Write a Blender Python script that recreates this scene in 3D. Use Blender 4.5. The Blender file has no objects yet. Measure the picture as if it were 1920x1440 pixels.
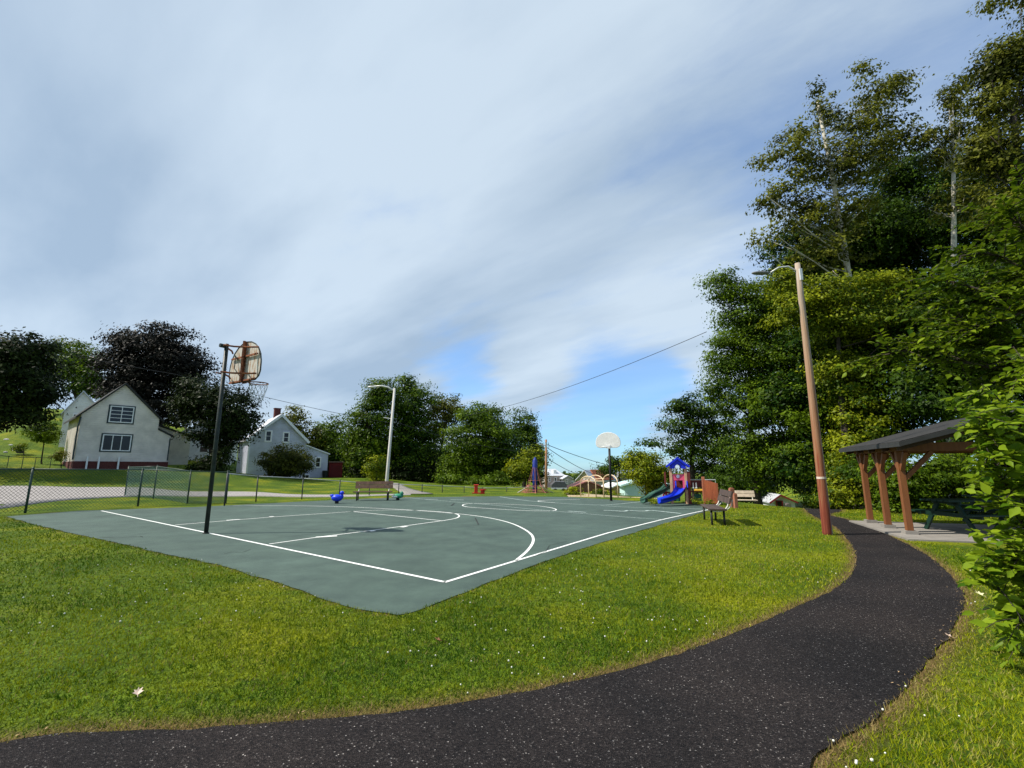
import bpy, math, random
import numpy as np
from mathutils import Vector, Matrix
rng=np.random.default_rng(7); random.seed(7)
S=bpy.context.scene
# ---------------------------------------------------------------- camera
F=880.0; H0=1.5; PITCH=math.atan(158/F)
cam=bpy.data.objects.new('camera',bpy.data.cameras.new('camera')); S.collection.objects.link(cam)
cam.location=(0,0,H0); cam.rotation_euler=(math.pi/2+PITCH,0,0)
cam.data.sensor_width=36; cam.data.lens=36*F/1920; cam.data.clip_end=3000; cam.data.clip_start=.05
S.camera=cam
# ---------------------------------------------------------------- light
SUN_EL=math.radians(50); SUN_AZ=math.radians(-95)      # azimuth clockwise from +Y: sun stands left
sd=Vector((math.sin(SUN_AZ)*math.cos(SUN_EL),math.cos(SUN_AZ)*math.cos(SUN_EL),math.sin(SUN_EL)))
sl=bpy.data.lights.new('sun','SUN'); sl.energy=4.2; sl.angle=math.radians(.6); sl.color=(1,.94,.84)
so=bpy.data.objects.new('sun',sl); S.collection.objects.link(so); so.rotation_euler=sd.to_track_quat('Z','Y').to_euler()
W=bpy.data.worlds.new('World'); S.world=W; W.use_nodes=True
S.view_settings.view_transform='Standard'; S.view_settings.look='None'; S.view_settings.gamma=1; S.view_settings.exposure=.6
def build_world():
    nt=W.node_tree; N=nt.nodes; L=nt.links; N.clear()
    def n(t,**k):
        o=N.new(t)
        for a,b in k.items(): setattr(o,a,b)
        return o
    def m(op,a,b=None,c=None,clamp=False):
        o=n('ShaderNodeMath',operation=op,use_clamp=clamp)
        for i,x in enumerate((a,b,c)):
            if x is None: continue
            if isinstance(x,(int,float)): o.inputs[i].default_value=x
            else: L.new(x,o.inputs[i])
        return o.outputs[0]
    out=n('ShaderNodeOutputWorld'); bg=n('ShaderNodeBackground'); bg.inputs[1].default_value=.122
    sky=n('ShaderNodeTexSky',sky_type='NISHITA',sun_disc=False,sun_elevation=SUN_EL,sun_rotation=SUN_AZ,altitude=300,air_density=1.0,dust_density=.15,ozone_density=2.5)
    tc=n('ShaderNodeTexCoord'); sp=n('ShaderNodeSeparateXYZ'); L.new(tc.outputs['Generated'],sp.inputs[0])
    x,y,z=sp.outputs
    zz=m('ADD',m('MAXIMUM',z,0),.14)
    px=m('DIVIDE',x,zz); py=m('DIVIDE',y,zz)
    cb=n('ShaderNodeCombineXYZ'); L.new(px,cb.inputs[0]); L.new(py,cb.inputs[1])
    r0=n('ShaderNodeMapping'); r0.inputs['Rotation'].default_value=(0,0,math.radians(41)); L.new(cb.outputs[0],r0.inputs[0])
    mp=n('ShaderNodeMapping'); mp.inputs['Scale'].default_value=(.50,1.1,1); mp.inputs['Location'].default_value=(3.1,1.7,0)
    L.new(r0.outputs[0],mp.inputs[0])
    n1=n('ShaderNodeTexNoise'); n1.inputs['Scale'].default_value=1.0; n1.inputs['Detail'].default_value=9; n1.inputs['Roughness'].default_value=.5; n1.inputs['Distortion'].default_value=.35
    L.new(mp.outputs[0],n1.inputs[0])
    n2=n('ShaderNodeTexNoise'); n2.inputs['Scale'].default_value=2.3; n2.inputs['Detail'].default_value=7; n2.inputs['Roughness'].default_value=.62
    mp2=n('ShaderNodeMapping'); mp2.inputs['Scale'].default_value=(.8,1.35,1); mp2.inputs['Location'].default_value=(1.3,5.2,0); L.new(r0.outputs[0],mp2.inputs[0]); n2.inputs['Scale'].default_value=3.4; n2.inputs['Detail'].default_value=13; n2.inputs['Distortion'].default_value=.25; L.new(mp2.outputs[0],n2.inputs[0])
    # coverage: denser towards the left of the view, thinner low down to the right
    ang=m('DIVIDE',x,m('MAXIMUM',y,.05))
    bias=m('MULTIPLY',ang,-.10)
    bias=m('MAXIMUM',m('MINIMUM',bias,.13),-.12)
    def blob(dx,dy,dz,size,amp):
        d=Vector((dx,dy,dz)).normalized(); vv=n('ShaderNodeVectorMath',operation='DOT_PRODUCT'); 
        nm=n('ShaderNodeVectorMath',operation='NORMALIZE'); L.new(tc.outputs['Generated'],nm.inputs[0]); L.new(nm.outputs[0],vv.inputs[0]); vv.inputs[1].default_value=d
        t=m('DIVIDE',m('SUBTRACT',1,vv.outputs['Value']),1-math.cos(math.radians(size)))
        return m('MULTIPLY',m('POWER',2.718,m('MULTIPLY',t,-1)),amp)
    tot=m('ADD',m('MULTIPLY',n1.outputs[0],1.0),m('MULTIPLY_ADD',n2.outputs[0],.30,.075))
    tot=m('ADD',tot,bias)
    for u,v,s,a in SKY_BLOBS:
        aa=(u-960)/F; b=(720-v)/F; c,s_=math.cos(PITCH),math.sin(PITCH)
        tot=m('ADD',tot,blob(aa,c-b*s_,s_+b*c,s,a))
    mr=n('ShaderNodeMapRange'); mr.interpolation_type='SMOOTHSTEP'; mr.inputs[1].default_value=.46; mr.inputs[2].default_value=.78; L.new(tot,mr.inputs[0])
    # brightness of the cloud itself
    n3=n('ShaderNodeTexNoise'); n3.inputs['Scale'].default_value=1.1; n3.inputs['Detail'].default_value=8; n3.inputs['Roughness'].default_value=.5; 
    mp3=n('ShaderNodeMapping'); mp3.inputs['Scale'].default_value=(.5,1.3,1); mp3.inputs['Location'].default_value=(9,4,0); L.new(r0.outputs[0],mp3.inputs[0]); L.new(mp3.outputs[0],n3.inputs[0])
    cr=n('ShaderNodeMix',data_type='RGBA'); cr.inputs[6].default_value=(2.2,2.85,3.6,1); cr.inputs[7].default_value=(3.6,4.25,4.85,1)
    mr3=n('ShaderNodeMapRange'); mr3.inputs[1].default_value=.36; mr3.inputs[2].default_value=.62; L.new(n3.outputs[0],mr3.inputs[0]); L.new(mr3.outputs[0],cr.inputs[0])
    mx=n('ShaderNodeMix',data_type='RGBA'); 
    L.new(m('MULTIPLY_ADD',mr.outputs[0],.70,.22),mx.inputs[0])
    hs=n('ShaderNodeMix',data_type='RGBA',blend_type='MULTIPLY'); hs.inputs[0].default_value=1; hs.inputs[7].default_value=(.82,1.0,1.15,1); L.new(sky.outputs[0],hs.inputs[6])
    lo=n('ShaderNodeMapRange'); lo.inputs[1].default_value=0; lo.inputs[2].default_value=.32; lo.inputs[3].default_value=1; lo.inputs[4].default_value=0; L.new(z,lo.inputs[0]); h2=n('ShaderNodeMix',data_type='RGBA',blend_type='MULTIPLY'); L.new(lo.outputs[0],h2.inputs[0]); h2.inputs[7].default_value=(.45,.66,.86,1); L.new(hs.outputs[2],h2.inputs[6]); L.new(h2.outputs[2],mx.inputs[6]); L.new(cr.outputs[2],mx.inputs[7]); L.new(mx.outputs[2],bg.inputs[0]); L.new(bg.outputs[0],out.inputs[0])
# (direction in the view, angular size in degrees, cloud added or taken away)
SKY_BLOBS=[(300,560,14,.16),(1050,540,12,.18),(300,250,18,.06),(1150,740,6,-.5),(1250,700,3,-.3),(880,725,4,-.25),(1050,840,5,-.3),(1000,150,7,-.06),(1480,330,7,-.06),(1150,330,7,-.04),(1700,60,8,.03),(1250,560,8,.2),(1000,650,5,.2),(700,560,12,.08),(250,560,8,-.05),(1240,800,3,.14),(700,690,6,.1),(1150,60,4,.12)]
build_world()
# ---------------------------------------------------------------- helpers
C=S.collection
CP,SP=math.cos(PITCH),math.sin(PITCH)
def ray(u,v):
    a=(u-960)/F; b=(720-v)/F
    return np.array([a,CP-b*SP,SP+b*CP])
def at(u,v,Y):
    d=ray(u,v); return np.array([0,0,H0])+d*(Y/d[1])
def G(u,v,z=0.):
    d=ray(u,v); return np.array([0,0,H0])+d*((z-H0)/d[2])
def pxm(p):                                    # pixels per metre at a world point
    return F/(p[1]*CP+(p[2]-H0)*SP)
def uof(p):
    q=np.array(p)-np.array([0,0,H0]); return 960+F*q[0]/(q[1]*CP+q[2]*SP)
def srgb(r,g,b):
    f=lambda c:(c/12.92 if c<=.04045 else ((c+.055)/1.055)**2.4)
    return (f(r/255),f(g/255),f(b/255))
MATS={}
def mat(name,col,rough=.7,var=.15,scale=6,bump=0,bscale=60,metal=0,spec=.3,col2=None,stretch=(1,1,1),detail=5,lo=.35,hi=.65):
    if name in MATS: return MATS[name]
    m=bpy.data.materials.new(name); m.use_nodes=True; N=m.node_tree.nodes; L=m.node_tree.links; b=N['Principled BSDF']
    b.inputs['Roughness'].default_value=rough; b.inputs['Metallic'].default_value=metal; b.inputs['Specular IOR Level'].default_value=spec
    tc=N.new('ShaderNodeTexCoord'); mp=N.new('ShaderNodeMapping'); mp.inputs['Scale'].default_value=stretch; L.new(tc.outputs['Object'],mp.inputs[0])
    no=N.new('ShaderNodeTexNoise'); no.inputs['Scale'].default_value=scale; no.inputs['Detail'].default_value=detail; no.inputs['Roughness'].default_value=.6; L.new(mp.outputs[0],no.inputs[0])
    r=N.new('ShaderNodeValToRGB'); c2=col2 or tuple(c*(1-var*1.6) for c in col); c1=tuple(min(1,c*(1+var)) for c in col) if col2 is None else col
    r.color_ramp.elements[0].position=lo; r.color_ramp.elements[1].position=hi
    r.color_ramp.elements[0].color=(*c2,1); r.color_ramp.elements[1].color=(*c1,1)
    L.new(no.outputs[0],r.inputs[0]); L.new(r.outputs[0],b.inputs['Base Color'])
    if bump:
        n2=N.new('ShaderNodeTexNoise'); n2.inputs['Scale'].default_value=bscale; n2.inputs['Detail'].default_value=4; L.new(mp.outputs[0],n2.inputs[0])
        bp=N.new('ShaderNodeBump'); bp.inputs['Strength'].default_value=bump; bp.inputs['Distance'].default_value=.02; L.new(n2.outputs[0],bp.inputs['Height']); L.new(bp.outputs[0],b.inputs['Normal'])
    MATS[name]=m; return m
def leafmat(name,dark,light,trans=.35,rough=.45):
    if name in MATS: return MATS[name]
    m=bpy.data.materials.new(name); m.use_nodes=True; N=m.node_tree.nodes; L=m.node_tree.links; b=N['Principled BSDF']
    b.inputs['Roughness'].default_value=rough; b.inputs['Specular IOR Level'].default_value=.05 if 'dark' in name or 'black' in name else .1
    a=N.new('ShaderNodeAttribute'); a.attribute_name='tint'
    r=N.new('ShaderNodeValToRGB'); r.color_ramp.elements[0].color=(*dark,1); r.color_ramp.elements[1].color=(*light,1)
    L.new(a.outputs['Fac'],r.inputs[0]); L.new(r.outputs[0],b.inputs['Base Color'])
    t=N.new('ShaderNodeBsdfTranslucent'); L.new(r.outputs[0],t.inputs[0])
    mx=N.new('ShaderNodeMixShader'); mx.inputs[0].default_value=trans; o=N['Material Output']
    L.new(b.outputs[0],mx.inputs[1]); L.new(t.outputs[0],mx.inputs[2]); L.new(mx.outputs[0],o.inputs[0])
    MATS[name]=m; return m
class MB:
    def __init__(s): s.v=[]; s.f=[]
    def add(s,vs,fs):
        k=len(s.v); s.v.extend([tuple(map(float,p)) for p in vs]); s.f.extend([tuple(i+k for i in f) for f in fs]); return s
    def box(s,c,d,rz=0,M=None):
        hx,hy,hz=d[0]/2,d[1]/2,d[2]/2; R=Matrix.Rotation(rz,3,'Z') if M is None else M
        P=[Vector(c)+R@Vector((a*hx,b*hy,e*hz)) for a in(-1,1) for b in(-1,1) for e in(-1,1)]
        return s.add(P,[(0,1,3,2),(4,6,7,5),(0,4,5,1),(2,3,7,6),(0,2,6,4),(1,5,7,3)])
    def beam(s,a,b,w,h):                       # box between two points
        a,b=Vector(a),Vector(b); d=b-a; Z=d.normalized(); up=Vector((0,0,1)) if abs(Z.z)<.95 else Vector((1,0,0))
        X=Z.cross(up).normalized(); Yv=X.cross(Z).normalized(); M=Matrix((X,Z,Yv)).transposed()
        return s.box((a+b)/2,(w,d.length,h),M=M)
    def tube(s,pts,r,n=8,cap=True):
        pts=[Vector(p) for p in pts]; rs=r if hasattr(r,'__len__') else [r]*len(pts); V=[];Fc=[]
        pn=None
        for i,p in enumerate(pts):
            t=(pts[min(i+1,len(pts)-1)]-pts[max(i-1,0)]).normalized()
            if pn is None: pn=t.orthogonal().normalized()
            pn=(pn-t*pn.dot(t)); pn=pn.normalized() if pn.length>1e-6 else t.orthogonal().normalized()
            bn=t.cross(pn)
            for k in range(n):
                an=2*math.pi*k/n; V.append(p+(pn*math.cos(an)+bn*math.sin(an))*rs[i])
        for i in range(len(pts)-1):
            for k in range(n): Fc.append((i*n+k,i*n+(k+1)%n,(i+1)*n+(k+1)%n,(i+1)*n+k))
        if cap: Fc.append(tuple(range(n-1,-1,-1))); Fc.append(tuple(range((len(pts)-1)*n,len(pts)*n)))
        return s.add(V,Fc)
    def prism(s,poly,vec):                     # planar polygon extruded along vec
        n=len(poly); P=[Vector(p) for p in poly]; Q=[p+Vector(vec) for p in P]
        return s.add(P+Q,[tuple(range(n-1,-1,-1)),tuple(range(n,2*n))]+[(i,(i+1)%n,n+(i+1)%n,n+i) for i in range(n)])
    def ball(s,c,r,n=10,m=7):
        r=r if hasattr(r,'__len__') else (r,r,r); V=[];Fc=[]
        for i in range(m+1):
            th=math.pi*i/m
            for k in range(n): V.append((c[0]+r[0]*math.sin(th)*math.cos(2*math.pi*k/n),c[1]+r[1]*math.sin(th)*math.sin(2*math.pi*k/n),c[2]+r[2]*math.cos(th)))
        for i in range(m):
            for k in range(n): Fc.append((i*n+k,(i+1)*n+k,(i+1)*n+(k+1)%n,i*n+(k+1)%n))
        return s.add(V,Fc)
    def xf(s,M): s.v=[tuple(M@Vector(p)) for p in s.v]; return s
    def build(s,name,m,parent=None,smooth=False,bevel=0):
        me=bpy.data.meshes.new(name); me.from_pydata(s.v,[],s.f); me.materials.append(m)
        if smooth: me.polygons.foreach_set('use_smooth',[True]*len(me.polygons))
        o=bpy.data.objects.new(name,me); C.objects.link(o)
        if parent is not None:
            o.parent=parent; 
            o.matrix_parent_inverse=Matrix.Translation(-Vector(parent.location)) if ABS.get(parent.name,True) else Matrix()
        if bevel:
            bv=o.modifiers.new('bevel','BEVEL'); bv.width=bevel; bv.segments=2; bv.limit_method='ANGLE'
        return o
ABS={}
def tag(o,label=None,cat=None,group=None,kind=None):
    if label: o['label']=label
    if cat: o['category']=cat
    if group: o['group']=group
    if kind: o['kind']=kind
    return o
def thing(name,loc,label,cat,group=None):
    o=bpy.data.objects.new(name,None); C.objects.link(o); o.location=Vector([float(a) for a in loc]); o.empty_display_size=.1
    return tag(o,label,cat,group)
# parts of things are written in world coordinates; matrix_parent_inverse keeps them so. Sub-parts under mesh parts: parent sits at identity
def sub(o): ABS[o.name]=False; return o
def copy_tree(o,parent=None,delta=None,label=None):
    c=o.copy(); C.objects.link(c); c.parent=parent
    if parent is None and delta is not None: c.location=Vector(o.location)+Vector(delta)
    if parent is not None: c.matrix_parent_inverse=o.matrix_parent_inverse.copy()
    if label: c['label']=label
    for ch in list(o.children): copy_tree(ch,c)
    return c
def npmesh(name,V,Fa,m,parent=None,tint=None):  # quads or triangles from numpy
    me=bpy.data.meshes.new(name); nf,k=Fa.shape
    me.vertices.add(len(V)); me.vertices.foreach_set('co',np.ascontiguousarray(V,dtype=np.float32).ravel())
    me.loops.add(nf*k); me.loops.foreach_set('vertex_index',Fa.astype(np.int32).ravel())
    me.polygons.add(nf); me.polygons.foreach_set('loop_start',np.arange(0,nf*k,k,dtype=np.int32)); me.polygons.foreach_set('loop_total',np.full(nf,k,dtype=np.int32))
    me.update(calc_edges=True)
    if tint is not None:
        a=me.attributes.new('tint','FLOAT','FACE'); a.data.foreach_set('value',tint.astype(np.float32))
    me.materials.append(m); o=bpy.data.objects.new(name,me); C.objects.link(o)
    if parent is not None: o.parent=parent; o.matrix_parent_inverse=Matrix.Translation(-Vector(parent.location))
    return o
# ---------------------------------------------------------------- terrain
def sm(t): t=np.clip(t,0,1); return t*t*(3-2*t)
COURT=[(11,969),(73,986),(164,1007),(255,1026),(310,1040),(412,1060),(474,1079),(547,1102),(601,1122),(650,1137),(700,1148),(722,1151),(746,1154.5),(768,1150),(792,1142.5),(850,1120),(933,1087),(1017,1055),(1100,1026),(1183,1001),(1250,981),(1308,964),(1342,954),
 (1336,950),(1289,944.5),(1233,942),(1198,940.6),(1138,936.5),(1059,932),(937,930.7),(865,931.5),(759,932.7),(700,934.6),(540,942),(365,951),(146,958)]
COURTW=np.array([G(*p)[:2] for p in COURT])
PL=[(0,1393),(150,1374),(340,1371),(480,1360),(650,1348),(800,1330),(960,1305),(1080,1278),(1160,1262),(1280,1225),(1400,1180),(1490,1140),(1570,1105),(1600,1075),(1606,1045),(1598,1025),(1585,1008),(1570,990),(1547,977),(1525,968)]
PR=[(1515,1440),(1535,1415),(1580,1385),(1625,1360),(1670,1325),(1710,1280),(1754,1225),(1782,1191),(1799,1153),(1808,1125),(1806,1108),(1789,1087),(1768,1063),(1734,1038),(1695,1018),(1626,985),(1580,972),(1548,965)]
PLW=[(-9,1.9),(-5,1.85)]+[tuple(G(*p)[:2]) for p in PL]
PRW=[(-9,.15),(-4,.1),(-1.6,.12),(-.4,.35),(.4,.8)]+[tuple(G(*p)[:2]) for p in PR]
PLW+=[(10.6,17.5),(12.6,21),(15.5,26)]; PRW+=[(11.8,17.2),(13.8,20.6),(16.8,25.4)]
def resample(P,n,smooth=1):
    P=np.array(P,float)
    for _ in range(smooth):                    # corner cutting
        Q=[P[0]]
        for a,b in zip(P[:-1],P[1:]): Q+= [a*.75+b*.25,a*.25+b*.75]
        P=np.array(Q+[P[-1]])
    s=np.r_[0,np.cumsum(np.linalg.norm(np.diff(P,axis=0),axis=1))]; t=np.linspace(0,s[-1],n)
    return np.stack([np.interp(t,s,P[:,i]) for i in range(P.shape[1])],1)
def inpoly(x,y,P):
    r=np.zeros(x.shape,bool); n=len(P); j=n-1
    for i in range(n):
        xi,yi=P[i]; xj,yj=P[j]
        c=((yi>y)!=(yj>y))&(x<(xj-xi)*(y-yi)/(yj-yi+1e-12)+xi); r^=c; j=i
    return r
def dpoly(x,y,P,closed=True):
    d=np.full(x.shape,1e9); n=len(P)
    for i in range(n if closed else n-1):
        a=np.array(P[i],float); b=np.array(P[(i+1)%n],float); e=b-a; L2=e@e+1e-12
        t=np.clip(((x-a[0])*e[0]+(y-a[1])*e[1])/L2,0,1); d=np.minimum(d,np.hypot(x-a[0]-t*e[0],y-a[1]-t*e[1]))
    return d
PATHP=np.vstack([resample(PLW,80),resample(PRW,80)[::-1]])
# control heights: (u, v, depth) of points seen on the ground further off, plus plain (x, y, z)
TC=[]
for x in range(-16,20,4):
    for y in range(-8,18,4): TC.append((x,y,0))
for x in range(-8,9,4): TC.append((x,20,0)); 
TC+= [(8,22,-.02),(6,25,-.1),(12,17,-.05),(10,24,-.5),(14,22,-1.0)]
for u,v,Y in [(0,950,17),(0,912,26),(200,934,22),(200,914,27),(430,931,25),(430,922,28),(600,932,26),(600,927,29),(760,931,25),(810,930,25),
  (140,880,34),(220,881,36),(320,881,39),(0,870,36),(60,850,42),(0,800,60),(120,800,60),(-300,850,45),(-300,780,60),(0,770,85),(300,860,60),(440,893,46),(560,896,50),(640,896,50),(730,906,44),(860,912,45),(950,918,42),(700,903,58),(850,908,60),(1000,925,33),
  (1000,922,60),(1060,924,60),(1120,927,60),(1200,935,45),(1100,934,28),(1160,936,26),(1240,938,30),(1475,958,35),(1400,958,30),(1550,960,32),(1650,950,30),(1800,950,30),(2000,950,30)]:
    p=at(u,v,Y); TC.append(tuple(p))
TC+=[(-120,120,14),(-200,60,16),(-60,150,10),(-200,200,25),(0,120,-7),(60,120,-9),(30,80,-6),(20,60,-3.5),(0,200,-14),(80,200,-14),(150,100,-4),(100,40,1),(-100,0,4),(200,200,-4),(-80,300,14),(40,35,.5),(30,20,.6),(60,10,1),(-30,-10,.2),(30,-10,.2),(24,10,.2)]
TC=np.array(TC,float)
def T(x,y):
    x=np.asarray(x,float); y=np.asarray(y,float); sh=np.broadcast(x,y).shape; X=np.broadcast_to(x,sh).ravel(); Yy=np.broadcast_to(y,sh).ravel()
    out=np.zeros(X.size)
    for i in range(0,X.size,20000):
        d2=(X[i:i+20000,None]-TC[:,0])**2+(Yy[i:i+20000,None]-TC[:,1])**2
        w=1/(d2+ .8+ .004*(TC[:,1]**2))**2.2; out[i:i+20000]=(w@TC[:,2])/w.sum(1)
    m=sm((dpoly(X,Yy,PLAY)-.2)/3.0); m[inpoly(X,Yy,PLAY)]=0
    out*=m
    return out.reshape(sh) if sh else float(out[0])
def onland(u,v):
    d=ray(u,v); t=8.
    while t<150:
        p=np.array([0,0,H0])+d*t
        if p[2]<=T(p[0],p[1]): return p
        t+=.4
    return p
PLAY=np.array([(-19,-6),(-19,15.2),(-12,19.6),(-4,24.5),(1,25.5),(6,24.5),(9.5,21.5),(9.6,17.5),(11.5,16.5),(16,15.5),(18,8),(18,-6)])
def axis(lo,hi,f0,f1,step,g):
    a=list(np.arange(f0,f1,step)); s=step
    while a[-1]<hi: s*=g; a.append(a[-1]+s)
    b=[]; s=step; c=f0
    while c>lo: s*=g; c-=s; b.append(c)
    return np.array(b[::-1]+a)
gx=axis(-900,900,-9,9,.13,1.035); gy=axis(-60,1500,.6,11,.13,1.035)
GX,GY=np.meshgrid(gx,gy); GZ=T(GX,GY)
GZ=GZ*1.0
far=sm((np.hypot(GX,GY)-250)/400); GZ=GZ*(1-far)+far*(-14)
near=(~inpoly(GX,GY,COURTW))&(~inpoly(GX,GY,PATHP))
dp=dpoly(GX,GY,PATHP); dc=dpoly(GX,GY,COURTW)
GZ=GZ+np.where(near&(GY<24)&(np.abs(GX)<16),np.clip(np.minimum(dp,dc),0,.6)*.03,0)
GZ=np.where(near,GZ,GZ-.035*np.clip(np.minimum(dp,dc)/.3,0,1))
GZ=np.where(near&(np.minimum(dp,dc)<.1),GZ-.0,GZ)
ny,nx=GX.shape; V=np.stack([GX.ravel(),GY.ravel(),GZ.ravel()],1)
ii=np.arange(ny*nx).reshape(ny,nx); Fq=np.stack([ii[:-1,:-1].ravel(),ii[:-1,1:].ravel(),ii[1:,1:].ravel(),ii[1:,:-1].ravel()],1)
def grassmat():
    m=bpy.data.materials.new('lawn'); m.use_nodes=True; N=m.node_tree.nodes; L=m.node_tree.links; b=N['Principled BSDF']; b.inputs['Roughness'].default_value=.85; b.inputs['Specular IOR Level'].default_value=.15
    tc=N.new('ShaderNodeTexCoord')
    def noise(s,d=4,st=(1,1,1)):
        mp=N.new('ShaderNodeMapping'); mp.inputs['Scale'].default_value=st; L.new(tc.outputs['Object'],mp.inputs[0])
        n=N.new('ShaderNodeTexNoise'); n.inputs['Scale'].default_value=s; n.inputs['Detail'].default_value=d; L.new(mp.outputs[0],n.inputs[0]); return n.outputs[0]
    r=N.new('ShaderNodeValToRGB'); e=r.color_ramp.elements; e[0].position=.3; e[0].color=(.05,.105,.003,1); e[1].position=.7; e[1].color=(.24,.255,.006,1)
    x=e.new(.5); x.color=(.10,.16,.005,1)
    L.new(noise(.55,6),r.inputs[0])
    r2=N.new('ShaderNodeValToRGB'); r2.color_ramp.elements[0].position=.35; r2.color_ramp.elements[0].color=(.45,.5,.4,1); r2.color_ramp.elements[1].position=.62; r2.color_ramp.elements[1].color=(1.25,1.2,1.1,1)
    L.new(noise(22,6),r2.inputs[0])
    mx=N.new('ShaderNodeMix'); mx.data_type='RGBA'; mx.blend_type='MULTIPLY'; mx.inputs[0].default_value=1; L.new(r.outputs[0],mx.inputs[6]); L.new(r2.outputs[0],mx.inputs[7])
    a=N.new('ShaderNodeAttribute'); a.attribute_name='dry'
    mm=N.new('ShaderNodeMix'); mm.data_type='RGBA'; mm.inputs[7].default_value=(.17,.105,.04,1); L.new(a.outputs['Fac'],mm.inputs[0]); L.new(mx.outputs[2],mm.inputs[6]); L.new(mm.outputs[2],b.inputs['Base Color'])
    bp=N.new('ShaderNodeBump'); bp.inputs['Strength'].default_value=.9; bp.inputs['Distance'].default_value=.08; L.new(noise(40,5),bp.inputs['Height']); L.new(bp.outputs[0],b.inputs['Normal'])
    return m
LAWN=grassmat()
g=npmesh('ground',V,Fq,LAWN); tag(g,kind='structure'); g.data.polygons.foreach_set('use_smooth',[True]*len(g.data.polygons))
dry=np.exp(-(dp/.13)**2)*.9*(near)+np.where(near,0,1)*.9
a=g.data.attributes.new('dry','FLOAT','POINT'); a.data.foreach_set('value',dry.ravel().astype(np.float32))
# ---------------------------------------------------------------- court, path, road
def sheet(name,P,z,m):
    b=MB(); b.add([(p[0],p[1],z) for p in P],[tuple(range(len(P)))]); o=b.build(name,m); return o
def loft(name,A,B,n,w,m,dz,jit=.0,seed=1,skirt=False):
    A=resample(A,n); B=resample(B,n); r=np.random.default_rng(seed)
    def j(P):
        t=np.gradient(P,axis=0); nrm=np.stack([-t[:,1],t[:,0]],1); nrm/=np.linalg.norm(nrm,axis=1,keepdims=True)+1e-9
        k=r.normal(size=n)*jit; k=(k+np.roll(k,1)*.8)/1.5; return P+nrm*k[:,None]
    A=j(A);B=j(B); ts=np.linspace(0,1,w+1); P=A[:,None,:]*(1-ts)[None,:,None]+B[:,None,:]*ts[None,:,None]
    if skirt:
        P=np.concatenate([P[:,:1],P,P[:,-1:]],1); w+=2
    Z=T(P[...,0],P[...,1])+dz
    if skirt: Z[:,0]-=.4; Z[:,-1]-=.4
    V=np.concatenate([P,Z[...,None]],2).reshape(-1,3); i=np.arange(n*(w+1)).reshape(n,w+1)
    Fq=np.stack([i[:-1,:-1].ravel(),i[1:,:-1].ravel(),i[1:,1:].ravel(),i[:-1,1:].ravel()],1)[:,::-1]
    o=npmesh(name,V,Fq,m); return o
def courtmat():
    m=mat('court_paint',(.062,.096,.078),.75,.12,.45,.25,180,detail=8,lo=.3,hi=.7); N=m.node_tree.nodes; L=m.node_tree.links; b=N['Principled BSDF']
    src=b.inputs['Base Color'].links[0].from_socket
    tc=N.new('ShaderNodeTexCoord'); n=N.new('ShaderNodeTexNoise'); n.inputs['Scale'].default_value=1.6; n.inputs['Detail'].default_value=11; n.inputs['Roughness'].default_value=.7; L.new(tc.outputs['Object'],n.inputs[0])
    r=N.new('ShaderNodeValToRGB'); r.color_ramp.elements[0].position=.36; r.color_ramp.elements[0].color=(.74,.76,.78,1); r.color_ramp.elements[1].position=.62; r.color_ramp.elements[1].color=(1.1,1.1,1.08,1); L.new(n.outputs[0],r.inputs[0])
    mx=N.new('ShaderNodeMix'); mx.data_type='RGBA'; mx.blend_type='MULTIPLY'; mx.inputs[0].default_value=1; L.new(src,mx.inputs[6]); L.new(r.outputs[0],mx.inputs[7]); L.new(mx.outputs[2],b.inputs['Base Color'])
    return m
def ragged(P,n,amp,seed,k_=1):
    P=list(map(tuple,P)); Q=resample(P+[P[0]],n,k_)[:-1]; r=np.random.default_rng(seed); c=Q.mean(0)
    k=r.normal(size=len(Q)); k=(k+np.roll(k,1)+np.roll(k,2))*amp; d=Q-c; d/=np.linalg.norm(d,axis=1,keepdims=True); return Q+d*k[:,None]
court=sheet('basketball_court',ragged(COURTW,500,.008,3,0),.008,courtmat()); tag(court,kind='structure')
line_m=mat('line_paint',(.82,.82,.78),.6,.03,22,0,col2=(.42,.47,.44),lo=.27,hi=.46)
faded_m=mat('faded_line_paint',(.52,.60,.57),.7,.1,14,0,col2=(.2,.29,.26),lo=.35,hi=.6)
def line(px,w,m,name='court_marking',z=.012,sm_=0,end=0):
    P=np.array([G(*p)[:2] for p in px]); P=resample(P,max(2,len(P)*6 if len(P)>2 else 2),sm_); t=np.gradient(P,axis=0) if len(P)>1 else P
    n=np.stack([-t[:,1],t[:,0]],1); n/=np.linalg.norm(n,axis=1,keepdims=True); A=P+n*w/2; B=P-n*w/2; k=len(P)
    V=[(*p,z) for p in A]+[(*p,z) for p in B]; b=MB(); b.add(V,[(i,i+1,k+i+1,k+i)[::-1] for i in range(k-1)]); o=b.build(name,m)
    return o
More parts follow.
